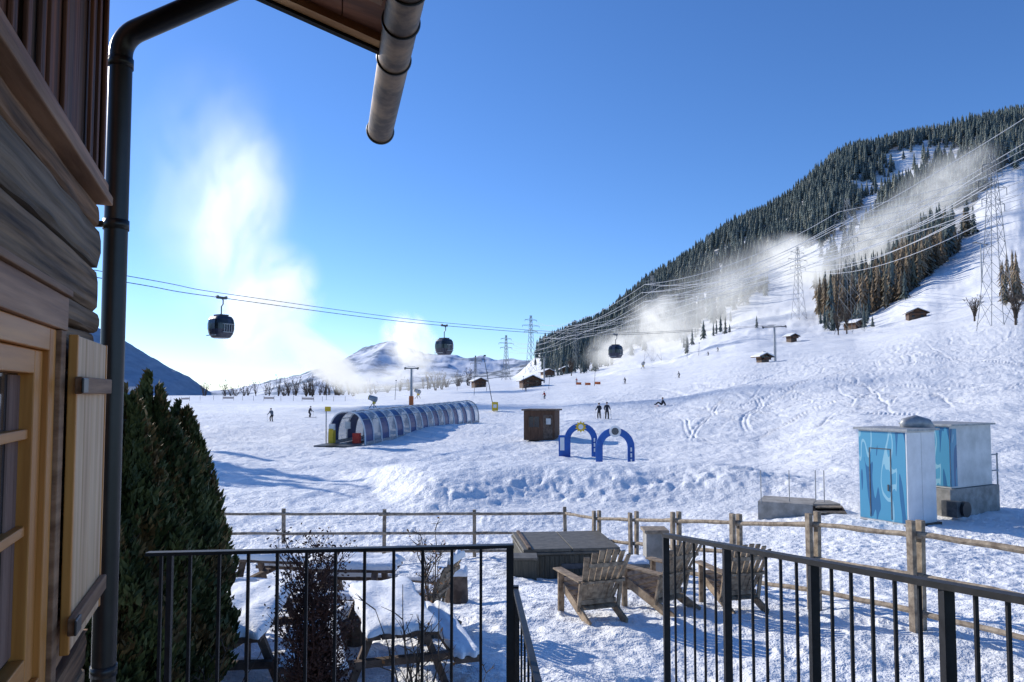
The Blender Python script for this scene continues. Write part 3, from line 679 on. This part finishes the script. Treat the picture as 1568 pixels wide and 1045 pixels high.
# ------------------------------------------------------------ magic carpet tunnel
A=Vector((-13.9,62.5,0)); B=Vector((-5.9,96,0)); LT=(B-A).length; ang=math.atan2(B.y-A.y,B.x-A.x)-math.pi/2
def carpet():
    mb=MB(); ns=10; seg=LT/ns; W=1.65; H=2.75
    def ring(yv,o=0): return [((W+o)*math.copysign(abs(math.cos(a))**.8,math.cos(a)),yv,max(0,(H+o)*math.sin(a)**.7)) for a in np.linspace(0,math.pi,19)]
    for i in range(ns):
        y0=i*seg; ys=[y0,y0+seg*.5,y0+seg]
        for q in range(2):
            r0_,r1_=ring(ys[q]),ring(ys[q+1])
            for j in range(18):
                blue=(q==0 and (0<=j<=6 or 11<=j<=17))
                mat='tunblue' if blue else 'shell'
                mb.face([r0_[j],r0_[j+1],r1_[j+1],r1_[j]],mat)
        for yy_ in (ys[0],): mb.tube(ring(yy_,.03),.07,'white',5)
        mb.tube(ring(ys[1],.03),.05,'white',5)
        for sx in (-1,1): mb.box((sx*(W+.0),y0+seg/2,.12),(.14,seg-.02,.3),'steel')
    mb.tube(ring(LT,.03),.06,'steel',5)
    for a in (math.radians(42),math.radians(138),math.pi/2): mb.tube([((W+.03)*math.copysign(abs(math.cos(a))**.8,math.cos(a)),yq,(H+.03)*math.sin(a)**.7) for yq in (0,LT)],.035,'steel',5)
    mb.box((0,LT/2-1,.1),(.8,LT+4,.14),'black')
    mb.box((0,-1.6,.08),(3.0,2.6,.16),'dsteel')
    mb.box((-1.1,-.5,.75),(.4,.5,1.2),'yellow'); mb.box((-1.1,-.5,1.5),(.45,.3,.5),'white'); mb.box((1.0,-.2,.55),(.6,.4,.9),'red'); mb.box((-.2,.6,1.6),(.5,.1,.6),'offwhite')
    mb.tube([(-1.75,-.3,0),(-1.75,-.3,3.1)],.05,'steel',6); mb.box((-1.6,-.3,3.0),(.5,.1,.4),'yellow')
    z0=gz(A.x,A.y); z1=gz(B.x,B.y); o=mb.obj('magic_carpet_tunnel',loc=(A.x,A.y,z0+.05),rot=(math.atan2(z1-z0,LT),0,ang))
carpet()
# ------------------------------------------------------------ gondolas + cable
cab=[Vector((wx(190,56),56,wz(431,56))),Vector((wx(337,70),70,wz(455,70))),Vector((wx(680,97),97,wz(498,97))),Vector((wx(943,128),128,wz(512,128))),Vector((wx(1187,170),170,wz(498,170)))]
cab.insert(0,cab[0]+(cab[0]-cab[1])*2.2)
def smoothpath(P,n=14):
    out=[]
    for i in range(len(P)-1):
        p0=P[max(i-1,0)];p1=P[i];p2=P[i+1];p3=P[min(i+2,len(P)-1)]
        for k in range(n):
            t=k/n; out.append(.5*((2*p1)+(-p0+p2)*t+(2*p0-5*p1+4*p2-p3)*t*t+(-p0+3*p1-3*p2+p3)*t**3))
    out.append(P[-1]); return out
mb=MB(); sp=smoothpath(cab); mb.tube(sp,.035,'cable',5); mb.tube([p+Vector((1.0,1.5,.42)) for p in sp],.03,'cable',5); mb.obj('gondola_cable')
def gondola(p,rot,s=1.0):
    mb=MB(); k=mb.mi('gond')
    rowsz=[(-2.15,.55),(-2.08,.72),(-1.75,.9),(-1.3,1.0),(-.75,1.0),(-.35,.93),(-.1,.78),(0.0,.5)]
    b=len(mb.v); n=28
    def ringp(z,sc,o=1): 
        L=[]
        for j in range(n):
            a=6.283*j/n; c,s_=math.cos(a),math.sin(a); e=.55; L.append((1.08*sc*o*math.copysign(abs(c)**e,c),1.0*sc*o*math.copysign(abs(s_)**e,s_),z))
        return L
    rs=[ringp(z,sc) for z,sc in rowsz]
    for r in rs: mb.v+=r
    for i in range(len(rs)-1):
        for j in range(n):
            q=b+i*n; win=(i in (3,4)) and (j%7 not in (0,))
            mb.f.append((q+j,q+(j+1)%n,q+n+(j+1)%n,q+n+j)); mb.m.append(mb.mi('glass') if win else k)
    mb.f.append(tuple(b+j for j in range(n-1,-1,-1))); mb.m.append(k); mb.f.append(tuple(b+(len(rs)-1)*n+j for j in range(n))); mb.m.append(k)
    mb.box((0,0,.06),(1.1,.9,.1),'dsteel'); mb.tube([(0,0,.1),(0,0,.9),(.25,0,1.1),(.25,0,1.5),(0,0,1.7)],.06,'dsteel',8)
    mb.box((0,0,1.72),(.25,1.0,.22),'dsteel'); mb.tube([(-.1,-.45,1.8),(.1,-.45,1.8)],.14,'steel',10); mb.tube([(-.1,.45,1.8),(.1,.45,1.8)],.14,'steel',10)
    for sx in (-1.13,1.13):
        for yy_ in (-.4,-.15,.1,.35): mb.box((sx,yy_,-1.2),(.07,.05,.75),'steel')
        mb.box((sx,0,-1.6),(.14,1.1,.06),'steel'); mb.box((sx,0,-.85),(.14,1.1,.05),'steel')
    mb.box((0,-1.03,-1.9),(1.5,.05,.08),'steel')
    o=mb.obj('gondola_cabin',loc=p-Vector((0,0,1.72*s)),rot=(0,0,rot)); o.scale=(s,s,s)
gondola(cab[2],-.6,1.0); gondola(cab[3],-.7,1.0); gondola(cab[4],-.7,1.05)
# ------------------------------------------------------------ lift towers, poles
def tower(px,d,h,name='lift_tower',pad=False,arm=3.4,rot=0.):
    x,y,z=gp(px,d); mb=MB(); mb.tube([(0,0,-.5),(0,0,h)],[.28,.2],'steel',10)
    mb.box((0,0,h),(arm,.25,.22),'dsteel')
    for sx in (-arm/2,arm/2):
        mb.box((sx,0,h+.12),(.18,1.8,.2),'dsteel')
        for yy_ in (-.7,-.25,.25,.7): mb.tube([(sx-.06,yy_,h-.05),(sx+.06,yy_,h-.05)],.2,'dsteel',10)
    mb.box((0,0,h+.35),(arm*.6,.1,.08),'steel'); mb.tube([(arm*.3,0,h+.3),(arm*.3,0,h)],.04,'steel',5)
    mb.tube([(.34,0,0),(.34,0,h)],.03,'steel',4)
    if pad: mb.tube([(0,0,0),(0,0,1.9)],.48,'orange',12)
    mb.obj(name,loc=(x,y,z),rot=(0,0,rot))
tower(630,152,7.6,pad=True,arm=2.6,rot=.3); tower(1187,170,8.0,arm=5.0,rot=-.5); tower(833,260,9,arm=3); tower(1508,300,16,arm=8,rot=.5)
def pole(px,d,h,r=.05,mat='steel',name='slope_pole',lean=0,sign=None):
    x,y,z=gp(px,d); mb=MB(); mb.tube([(0,0,-.3),(lean,0,h)],[r,r*.7],mat,6)
    mb.box((lean*.9,0,h),(r*5,r*3,r*3),mat)
    if sign: mb.box((0.1,0,.75),(.9,.6,1.3),sign); mb.box((.1,-.31,.8),(.5,.02,.5),'white')
    mb.obj(name,loc=(x,y,z))
pole(757,110,8.3,.07,'dsteel','snow_lance',-1.6,'yellow')
for p,d,h in ((726,200,7),(700,260,7),(745,230,6),(910,200,5),(800,220,4),(605,190,5),(500,230,6),(1052,260,5),(1070,260,5),(840,210,3.5)): pole(p,d,h,.07,'dsteel','snow_lance',.3)
def snowgun(px,d,rot):
    x,y,z=gp(px,d); mb=MB()
    for a in (0,2.1,4.2): mb.tube([(math.cos(a)*.9,math.sin(a)*.9,0),(0,0,1.2)],.07,'dsteel',6)
    mb.tube([(0,0,1.0),(0,0,1.7)],.12,'dsteel',8); mb.tube([(-.7,0,1.75),(-.4,0,1.85),(.8,0,2.25)],[.55,.6,.48],'steel',16); mb.tube([(.8,0,2.25),(.9,0,2.28)],[.52,.5],'yellow',16); mb.box((-.2,0,1.2),(.5,.6,.5),'yellow')
    mb.obj('snow_gun',loc=(x,y,z),rot=(0,0,rot))
snowgun(572,150,math.pi*.95); snowgun(640,200,2.6); snowgun(985,260,1.2)
mb=MB()
prev=None
for i in range(24):
    p=170+i*15.5+random.uniform(-3,3); d=250-i*1.8; x,y,z=gp(p,d); mb.tube([(x,y,z-.2),(x,y,z+1.5)],.05,'dsteel',4)
    if prev and i%4==0: mb.face([(prev[0],prev[1],prev[2]+.5),(x,y,z+.5),(x,y,z+1.1),(prev[0],prev[1],prev[2]+1.1)],'net')
    prev=(x,y,z)
mb.obj('safety_net_fence')
mb=MB()
for i in range(60):
    d=random.uniform(300,420); p=random.uniform(310,720); x,y,z=gp(p,d)
    twiggy(mb,(x,y,z-1),random.uniform(5,11),3.2,7,'bark',.16,i,7,n=3)
mb.obj('bare_tree_row')
for i,(p,d,h) in enumerate(((1298,270,10),(1285,262,8),(1495,185,6),(1558,150,7),(875,330,8))):
    mb=MB(); x,y,z=gp(p,d); mb.tube([(x,y,z-.5),(x,y,z+h*.35)],[.25,.18],'bark',6); twiggy(mb,(x,y,z+h*.2),h*.85,h*.4,22,'bark',.1,i+70,9,n=3); mb.obj('bare_tree')
# ------------------------------------------------------------ chalets
def chalet(px,d,w,dep,h,rot,base='hut',name='chalet'):
    x,y,z=gp(px,d); mb=MB(); rf=w*.22
    mb.bx(-w/2,w/2,-dep/2,dep/2,-1.5,h*.42,'plaster' if base!='hut' else 'stump'); mb.bx(-w/2-.05,w/2+.05,-dep/2-.05,dep/2+.05,h*.42,h,'hut')
    mb.face([(-w/2,-dep/2-.04,h),(w/2,-dep/2-.04,h),(0,-dep/2-.04,h+rf)],'hut'); mb.face([(-w/2,dep/2+.04,h),(0,dep/2+.04,h+rf),(w/2,dep/2+.04,h)],'hut')
    for sx in (-1,1):
        a=Vector((0,0,h+rf+.1)); b=Vector((sx*(w/2+.9),0,h+rf+.1-(w/2+.9)*rf/(w/2)))
        for t,mat,dy in ((0,'stump',.9),(.22,'snowcap',.85)):
            q=[(a.x,-dep/2-dy,a.z+t),(b.x,-dep/2-dy,b.z+t),(b.x,dep/2+dy,b.z+t),(a.x,dep/2+dy,a.z+t)]; q2=[(p_[0],p_[1],p_[2]+.2) for p_ in q]
            for f in (q,q2,[q[0],q[1],q2[1],q2[0]],[q[1],q[2],q2[2],q2[1]],[q[2],q[3],q2[3],q2[2]]): mb.face(f,mat)
    nw=max(2,int(w/2.2))
    for lv in (.15,.6):
        for i in range(nw): mb.box((-w/2+(i+.5)*w/nw,-dep/2-.1,h*(lv+.12)),(.8,.08,.9),'glass'); 
    mb.box((0,-dep/2-.6,h*.47),(w*.9,1.0,.12),'hut'); mb.box((0,-dep/2-1.1,h*.58),(w*.9,.06,.6),'hut')
    mb.box((w*.2,0,h+rf*.8),(.6,.6,1.6),'plaster')
    mb.obj(name,loc=(x,y,z),rot=(0,0,rot))
chalet(733,300,4.5,6,2.6,.3); chalet(812,240,6,6,2.0,.2); chalet(1310,300,5.0,6,2.8,.4); chalet(1405,255,5.5,5,1.6,-.3); chalet(1213,260,2.4,2.6,1.4,.3)
chalet(1168,166,1.8,2.2,1.3,.2,name='lift_hut')
for p,d,w_,r_ in ((838,360,5,.3),(866,410,5.5,.1)): chalet(p,d,w_,5,2.8,r_,'p')
mb=MB()
for p,d in ((900,215),(886,225),(915,205)): x,y,z=gp(p,d); mb.box((x,y,z+.5),(1.6,.06,.7),'orange'); mb.box((x-.8,y,z+.5),(.08,.08,1.3),'steel')
mb.obj('orange_barrier')
# ------------------------------------------------------------ pylons and wires
def pylon(px,d,h,rot,arms=3,aw=6.):
    x,y,z=gp(px,d); mb=MB(); r=max(.05,d*.00017); bw=h*.075; tw=h*.012
    hw=lambda t: bw+(tw-bw)*min(1,t**.7)
    lv=[0,.14,.27,.38,.48,.57,.65,.72,.79,.86,.93,1]
    for sx in (-1,1):
        for sy in (-1,1): mb.tube([(sx*hw(t),sy*hw(t),h*t-(1 if t==0 else 0)) for t in lv],r*1.5,'pyl',4)
    for a,b in zip(lv[:-1],lv[1:]):
        for s1 in (-1,1):
            mb.tube([(-hw(a),s1*hw(a),h*a),(hw(b),s1*hw(b),h*b)],r,'pyl',3); mb.tube([(hw(a),s1*hw(a),h*a),(-hw(b),s1*hw(b),h*b)],r,'pyl',3)
            mb.tube([(s1*hw(a),-hw(a),h*a),(s1*hw(b),hw(b),h*b)],r,'pyl',3)
    tips=[]
    ts=[.72,.82,.92][:arms]; ws=[aw*.8,aw,aw*.7][:arms]
    for t,w in zip(ts,ws):
        for sx in (-1,1):
            mb.tube([(sx*hw(t),0,h*t+.8),(sx*w,0,h*t)],r*1.2,'pyl',4); mb.tube([(sx*hw(t),0,h*t-.4),(sx*w,0,h*t)],r*1.2,'pyl',4)
            mb.tube([(sx*w,0,h*t),(sx*w,0,h*t-1.6)],r*1.5,'dsteel',4)
            c,s_=math.cos(rot),math.sin(rot); tips.append(Vector((x+sx*w*c,y+sx*w*s_,z+h*t-1.6)))
    tips.append(Vector((x,y,z+h)))
    mb.obj('power_pylon',loc=(x,y,z),rot=(0,0,rot)); return tips
p1=pylon(1530,160,38,.5,3,5.5); p2=pylon(1303,270,50,.5,3,7); p3=pylon(1225,380,38,.5,3,7); p4=pylon(1000,340,40,.7,3,7.5); p5=pylon(882,520,34,.6,3,8); p6=pylon(813,640,50,.6,3,9); p7=pylon(775,760,46,.6,3,9); pylon(728,700,26,.6,2,7)
mb=MB()
def span(a,b,sag,r,n=22):
    mb.tube([a.lerp(b,i/n)-Vector((0,0,4*sag*(i/n)*(1-i/n))) for i in range(n+1)],r,'wire',4,False)
def off(t,v): return [q+Vector(v) for q in t]
n1=off(p1,(70,-90,48)); n2=off(p2,(85,-75,14))
for A_,B_,sg,r in ((p1,n1,1.5,.05),(p2,n2,2,.085),(p3,p1,6,.09),(p4,p2,5,.1),(p6,p4,10,.09),(p7,p5,8,.09),(p5,p3,7,.09)):
    for a,b in zip(A_[:6],B_[:6]): span(a,b,sg,r)
n3=[Vector((wx(1620,150),150,wz(y,150))) for y in (150,190,215,250,275)]; 
for k,b in enumerate(n3): span(p4[k],b,7,.085)
mb.obj('power_lines')
# ------------------------------------------------------------ people
def person(px,d,rot,jk,pose='stand',skis=True,name='skier',s=1.0):
    x,y,z=gp(px,d)
    if pose=='sit': J=dict(pel=(0,0,.16),ch=(0,-.12,.5),nk=(0,-.12,.66),hd=(0,-.1,.74),sl=(-.18,-.12,.6),sr=(.18,-.12,.6),el=(-.28,-.28,.38),er=(.28,-.28,.38),hl=(-.3,-.42,.08),hr=(.3,-.42,.08),pl=(-.1,.05,.15),pr=(.1,.05,.15),kl=(-.17,.42,.42),kr=(.17,.42,.40),al=(-.18,.75,.1),ar=(.18,.78,.1),tl=(-.18,.9,.2),tr=(.18,.93,.2)); hz=.84
    else:
        b=.0 if pose=='stand' else .12
        J=dict(pel=(0,-b,.93-b),ch=(0,b*.6,1.24-b),nk=(0,b*1.1,1.45-b*1.1),hd=(0,b*1.2,1.52-b*1.1),sl=(-.19,b*.9,1.39-b),sr=(.19,b*.9,1.39-b),el=(-.29,.03+b,1.12-b),er=(.29,.03+b,1.12-b),hl=(-.28,.27+b,1.0-b),hr=(.28,.27+b,1.0-b),pl=(-.1,-b,.88-b),pr=(.1,-b,.88-b),kl=(-.13,.07+b*.6,.48),kr=(.13,.05+b*.6,.48),al=(-.14,0,.1),ar=(.14,0,.1),tl=(-.14,.16,.05),tr=(.14,.16,.05)); hz=1.63-b*1.1
    names=list(J); E=[('pel','ch'),('ch','nk'),('nk','hd'),('ch','sl'),('ch','sr'),('sl','el'),('sr','er'),('el','hl'),('er','hr'),('pel','pl'),('pel','pr'),('pl','kl'),('pr','kr'),('kl','al'),('kr','ar'),('al','tl'),('ar','tr')]
    rad=dict(pel=.15,ch=.17,nk=.065,hd=.07,sl=.085,sr=.085,el=.062,er=.062,hl=.05,hr=.05,pl=.115,pr=.115,kl=.082,kr=.082,al=.07,ar=.07,tl=.055,tr=.055)
    me=bpy.data.meshes.new('t'); me.from_pydata([J[n_] for n_ in names],[(names.index(a),names.index(b_)) for a,b_ in E],[]); o=bpy.data.objects.new('t',me); COL.objects.link(o)
    md=o.modifiers.new('s','SKIN'); 
    for i,n_ in enumerate(names): me.skin_vertices[0].data[i].radius=(rad[n_],rad[n_]); me.skin_vertices[0].data[i].use_root=(n_=='pel')
    o.modifiers.new('u','SUBSURF').levels=1
    dg=bpy.context.evaluated_depsgraph_get(); nm=bpy.data.meshes.new_from_object(o.evaluated_get(dg)); bpy.data.objects.remove(o)
    nm.materials.clear()
    for k in (jk,'pants','black'): nm.materials.append(M[k])
    for p in nm.polygons:
        c=p.center; zz=c.z
        if pose=='sit': p.material_index=0 if c.y<-.02 else (2 if c.y>.7 else 1)
        else: p.material_index=2 if zz<.17 else (1 if zz<.86 and abs(c.x)<.22 else 0)
        p.use_smooth=True
    nm.name=name; ob=bpy.data.objects.new(name,nm); COL.objects.link(ob); ob.location=(x,y,z+.02); ob.rotation_euler=(0,0,rot); ob.scale=(s,s,s)
    mb=MB(); hy=J['hd'][1]
    def ell(c,r,mat,z0=-1,n=12):
        k=mb.mi(mat); b=len(mb.v)
        for i in range(9):
            t=z0+(1-z0)*i/8; q=math.sqrt(max(0,1-t*t))
            for j in range(n): a=6.283*j/n; mb.v.append((c[0]+r[0]*q*math.cos(a),c[1]+r[1]*q*math.sin(a),c[2]+r[2]*t))
        for i in range(8):
            for j in range(n): mb.f.append((b+i*n+j,b+i*n+(j+1)%n,b+(i+1)*n+(j+1)%n,b+(i+1)*n+j)); mb.m.append(k)
    ell((0,hy+.01,hz),(.077,.095,.12),'skin'); ell((0,hy,hz+.02),(.1,.12,.13),'jdark',-.05)
    mb.box((0,hy+.095,hz+.03),(.14,.03,.05),'glass'); mb.box((0,hy+.105,hz-.02),(.025,.03,.03),'skin'); mb.box((0,hy+.09,hz-.06),(.05,.012,.01),'red')
    for sx in ('hl','hr'):
        h=Vector(J[sx]); mb.tube([h,h+Vector((0,.05,-.01)),h+Vector((0,.1,-.04))],[.045,.05,.025],'black',8)
        if pose!='sit': mb.tube([h+Vector((0,.06,.06)),(h.x*1.5,h.y-.1,.0)],.012,'dsteel',4)
    if skis:
        if pose=='sit': mb.box((.3,.6,.05),(1.4,.12,.02),'red')
        else:
            for sx in (-.14,.14): mb.beam((sx,-.75,-.005),(sx,.9,-.005),.09,.025,'jgrey'); mb.beam((sx,.9,-.005),(sx,1.05,.08),.08,.02,'jgrey')
    hb=mb.obj('head_and_gear',parent=ob)
person(417,98,.9,'jgrey','ski',s=1.1); person(475,118,-.8,'jdark','ski',s=1.1); person(917,88,.4,'jdark','stand',s=1.12); person(929,87,-.3,'jdark','stand',s=1.18); person(1013,100,1.2,'jdark','sit',s=1.15); person(834,150,.8,'jred','ski')
person(1085,250,.5,'jdark','ski'); person(1100,258,.5,'jdark','ski'); person(957,190,.3,'jdark','ski'); person(805,210,.2,'jdark','ski'); person(1040,180,.9,'jgrey','ski'); person(883,240,.2,'jred','ski'); person(218,150,.3,'jdark','ski')
# ------------------------------------------------------------ distant mountains
def ridge(name,sil,Dm,mat,rough,seed,depth=.35,base=-90):
    px=np.array([s[0] for s in sil]);py=np.array([s[1] for s in sil]); xs=np.linspace(px[0],px[-1],320); top=np.interp(xs,px,py)
    nv=40; V=[]
    for k in range(nv):
        t=k/(nv-1); Dk=Dm*(1-depth*(1-t)); 
        X_=(xs-784)/FL*Dm
        z=(600-top)/FL*Dm; zz=base+(z-base)*t**.9
        zz=zz+fbm(X_/(Dm*.04)+seed,np.full_like(X_,Dk/(Dm*.06)),6,seed)*rough*Dm*(.3+.7*t)
        V.append(np.stack([X_,np.full_like(X_,Dk),zz],-1))
    V=np.array(V); idx=np.arange(nv*320).reshape(nv,320); Q=np.stack([idx[:-1,:-1],idx[:-1,1:],idx[1:,1:],idx[1:,:-1]],-1).reshape(-1,4)
    npmesh(name,V.reshape(-1,3),Q,[mat],smooth=False)
M['farforest']=noisy('far_forest',(.24,.30,.37),(.32,.39,.47),.02,rough=.95,bump=0)  # blue-grey aerial haze is mixed into this forest colour
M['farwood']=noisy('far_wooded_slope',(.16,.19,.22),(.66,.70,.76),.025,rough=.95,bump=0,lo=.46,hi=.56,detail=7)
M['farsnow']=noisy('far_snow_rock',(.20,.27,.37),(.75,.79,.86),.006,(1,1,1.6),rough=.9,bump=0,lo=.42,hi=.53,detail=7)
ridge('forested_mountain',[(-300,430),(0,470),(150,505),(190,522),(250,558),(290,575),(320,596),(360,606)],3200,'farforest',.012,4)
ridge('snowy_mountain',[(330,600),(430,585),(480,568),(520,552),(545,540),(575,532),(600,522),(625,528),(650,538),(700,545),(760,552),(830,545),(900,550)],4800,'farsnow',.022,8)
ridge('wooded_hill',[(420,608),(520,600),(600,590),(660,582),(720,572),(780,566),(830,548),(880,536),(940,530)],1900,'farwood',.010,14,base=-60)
# ------------------------------------------------------------ snow-gun mist (scattering volumes with an added glow)
def puffmat(name,dens,sc=2.2,lo=.36,hi=.7,g=.35,em=.55):
    m=bpy.data.materials.new(name); m.use_nodes=True; nt=m.node_tree; nt.nodes.clear(); L=nt.links.new
    out=N(nt,'ShaderNodeOutputMaterial'); vs=N(nt,'ShaderNodeVolumeScatter'); vs.inputs['Color'].default_value=(.97,.98,1,1); vs.inputs['Anisotropy'].default_value=g
    tc=N(nt,'ShaderNodeTexCoord'); ln=N(nt,'ShaderNodeVectorMath',operation='LENGTH'); L(tc.outputs['Object'],ln.inputs[0])
    mr=N(nt,'ShaderNodeMapRange',interpolation_type='SMOOTHSTEP'); mr.inputs['From Min'].default_value=.98; mr.inputs['From Max'].default_value=.05; L(ln.outputs['Value'],mr.inputs['Value'])
    no=N(nt,'ShaderNodeTexNoise'); no.inputs['Scale'].default_value=sc; no.inputs['Detail'].default_value=3; no.inputs['Distortion'].default_value=.6; L(tc.outputs['Object'],no.inputs['Vector'])
    m2=N(nt,'ShaderNodeMapRange'); m2.inputs['From Min'].default_value=lo; m2.inputs['From Max'].default_value=hi; L(no.outputs['Fac'],m2.inputs['Value'])
    a=N(nt,'ShaderNodeMath',operation='MULTIPLY'); L(mr.outputs[0],a.inputs[0]); L(m2.outputs[0],a.inputs[1])
    b=N(nt,'ShaderNodeMath',operation='MULTIPLY'); L(a.outputs[0],b.inputs[0]); b.inputs[1].default_value=dens; L(b.outputs[0],vs.inputs['Density'])
    e=N(nt,'ShaderNodeEmission'); e.inputs['Color'].default_value=(.95,.98,1,1); c=N(nt,'ShaderNodeMath',operation='MULTIPLY'); L(b.outputs[0],c.inputs[0]); c.inputs[1].default_value=em; L(c.outputs[0],e.inputs['Strength'])  # added self-glow stands in for multiple scattering of sunlight
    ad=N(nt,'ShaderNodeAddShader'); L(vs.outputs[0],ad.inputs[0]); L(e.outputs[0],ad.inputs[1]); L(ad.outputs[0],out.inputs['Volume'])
    try: m.cycles.volume_step_rate=3.0
    except Exception: pass
    return m
mist=empty('snow_gun_mist')
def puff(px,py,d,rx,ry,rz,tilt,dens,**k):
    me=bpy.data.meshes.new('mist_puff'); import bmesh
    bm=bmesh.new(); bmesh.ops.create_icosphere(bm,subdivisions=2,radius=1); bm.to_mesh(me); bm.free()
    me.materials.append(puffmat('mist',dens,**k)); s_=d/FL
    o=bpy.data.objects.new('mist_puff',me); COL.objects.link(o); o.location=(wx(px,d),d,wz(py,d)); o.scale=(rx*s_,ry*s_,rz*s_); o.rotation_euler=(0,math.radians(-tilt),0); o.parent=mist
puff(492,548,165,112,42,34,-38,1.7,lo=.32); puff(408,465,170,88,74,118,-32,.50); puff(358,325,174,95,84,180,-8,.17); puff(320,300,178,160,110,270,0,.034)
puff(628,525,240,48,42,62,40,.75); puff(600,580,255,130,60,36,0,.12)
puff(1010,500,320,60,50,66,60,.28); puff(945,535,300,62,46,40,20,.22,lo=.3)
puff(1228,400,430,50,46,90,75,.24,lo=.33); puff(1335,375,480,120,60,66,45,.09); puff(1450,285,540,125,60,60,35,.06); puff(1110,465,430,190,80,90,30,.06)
# ------------------------------------------------------------ light, sky, camera
az=math.radians(-53); el=math.radians(25)
sd=Vector((math.sin(az)*math.cos(el),math.cos(az)*math.cos(el),math.sin(el)))
sl_=bpy.data.lights.new('sun','SUN'); sl_.energy=5.0; sl_.angle=math.radians(.5); sl_.color=(1,.94,.84)
so=bpy.data.objects.new('sun',sl_); COL.objects.link(so); so.rotation_euler=sd.to_track_quat('Z','Y').to_euler()
w=bpy.data.worlds.new('World'); scene.world=w; w.use_nodes=True; nt=w.node_tree; bg=nt.nodes['Background']
sk=nt.nodes.new('ShaderNodeTexSky'); sk.sky_type='NISHITA'; sk.sun_disc=False; sk.sun_elevation=el; sk.sun_rotation=az; sk.altitude=1300; sk.air_density=1.0; sk.dust_density=.3; sk.ozone_density=3.5
hs=nt.nodes.new('ShaderNodeHueSaturation'); hs.inputs['Saturation'].default_value=1.12
mm=nt.nodes.new('ShaderNodeMix'); mm.data_type='RGBA'; mm.blend_type='MULTIPLY'; mm.inputs['Factor'].default_value=1; mm.inputs['B'].default_value=(.86,.97,1.2,1)
nt.links.new(sk.outputs[0],hs.inputs['Color']); nt.links.new(hs.outputs[0],mm.inputs['A']); nt.links.new(mm.outputs['Result'],bg.inputs[0]); bg.inputs[1].default_value=.15
cd=bpy.data.cameras.new('camera'); cd.sensor_width=36; cd.lens=36*FL/1568; cd.clip_start=.05; cd.clip_end=20000; cd.shift_y=19/1568
co=bpy.data.objects.new('camera',cd); COL.objects.link(co); co.location=(0,0,0); co.rotation_euler=(math.radians(93),0,0); scene.camera=co
scene.view_settings.view_transform='Standard'; scene.view_settings.look='None'; scene.view_settings.exposure=0
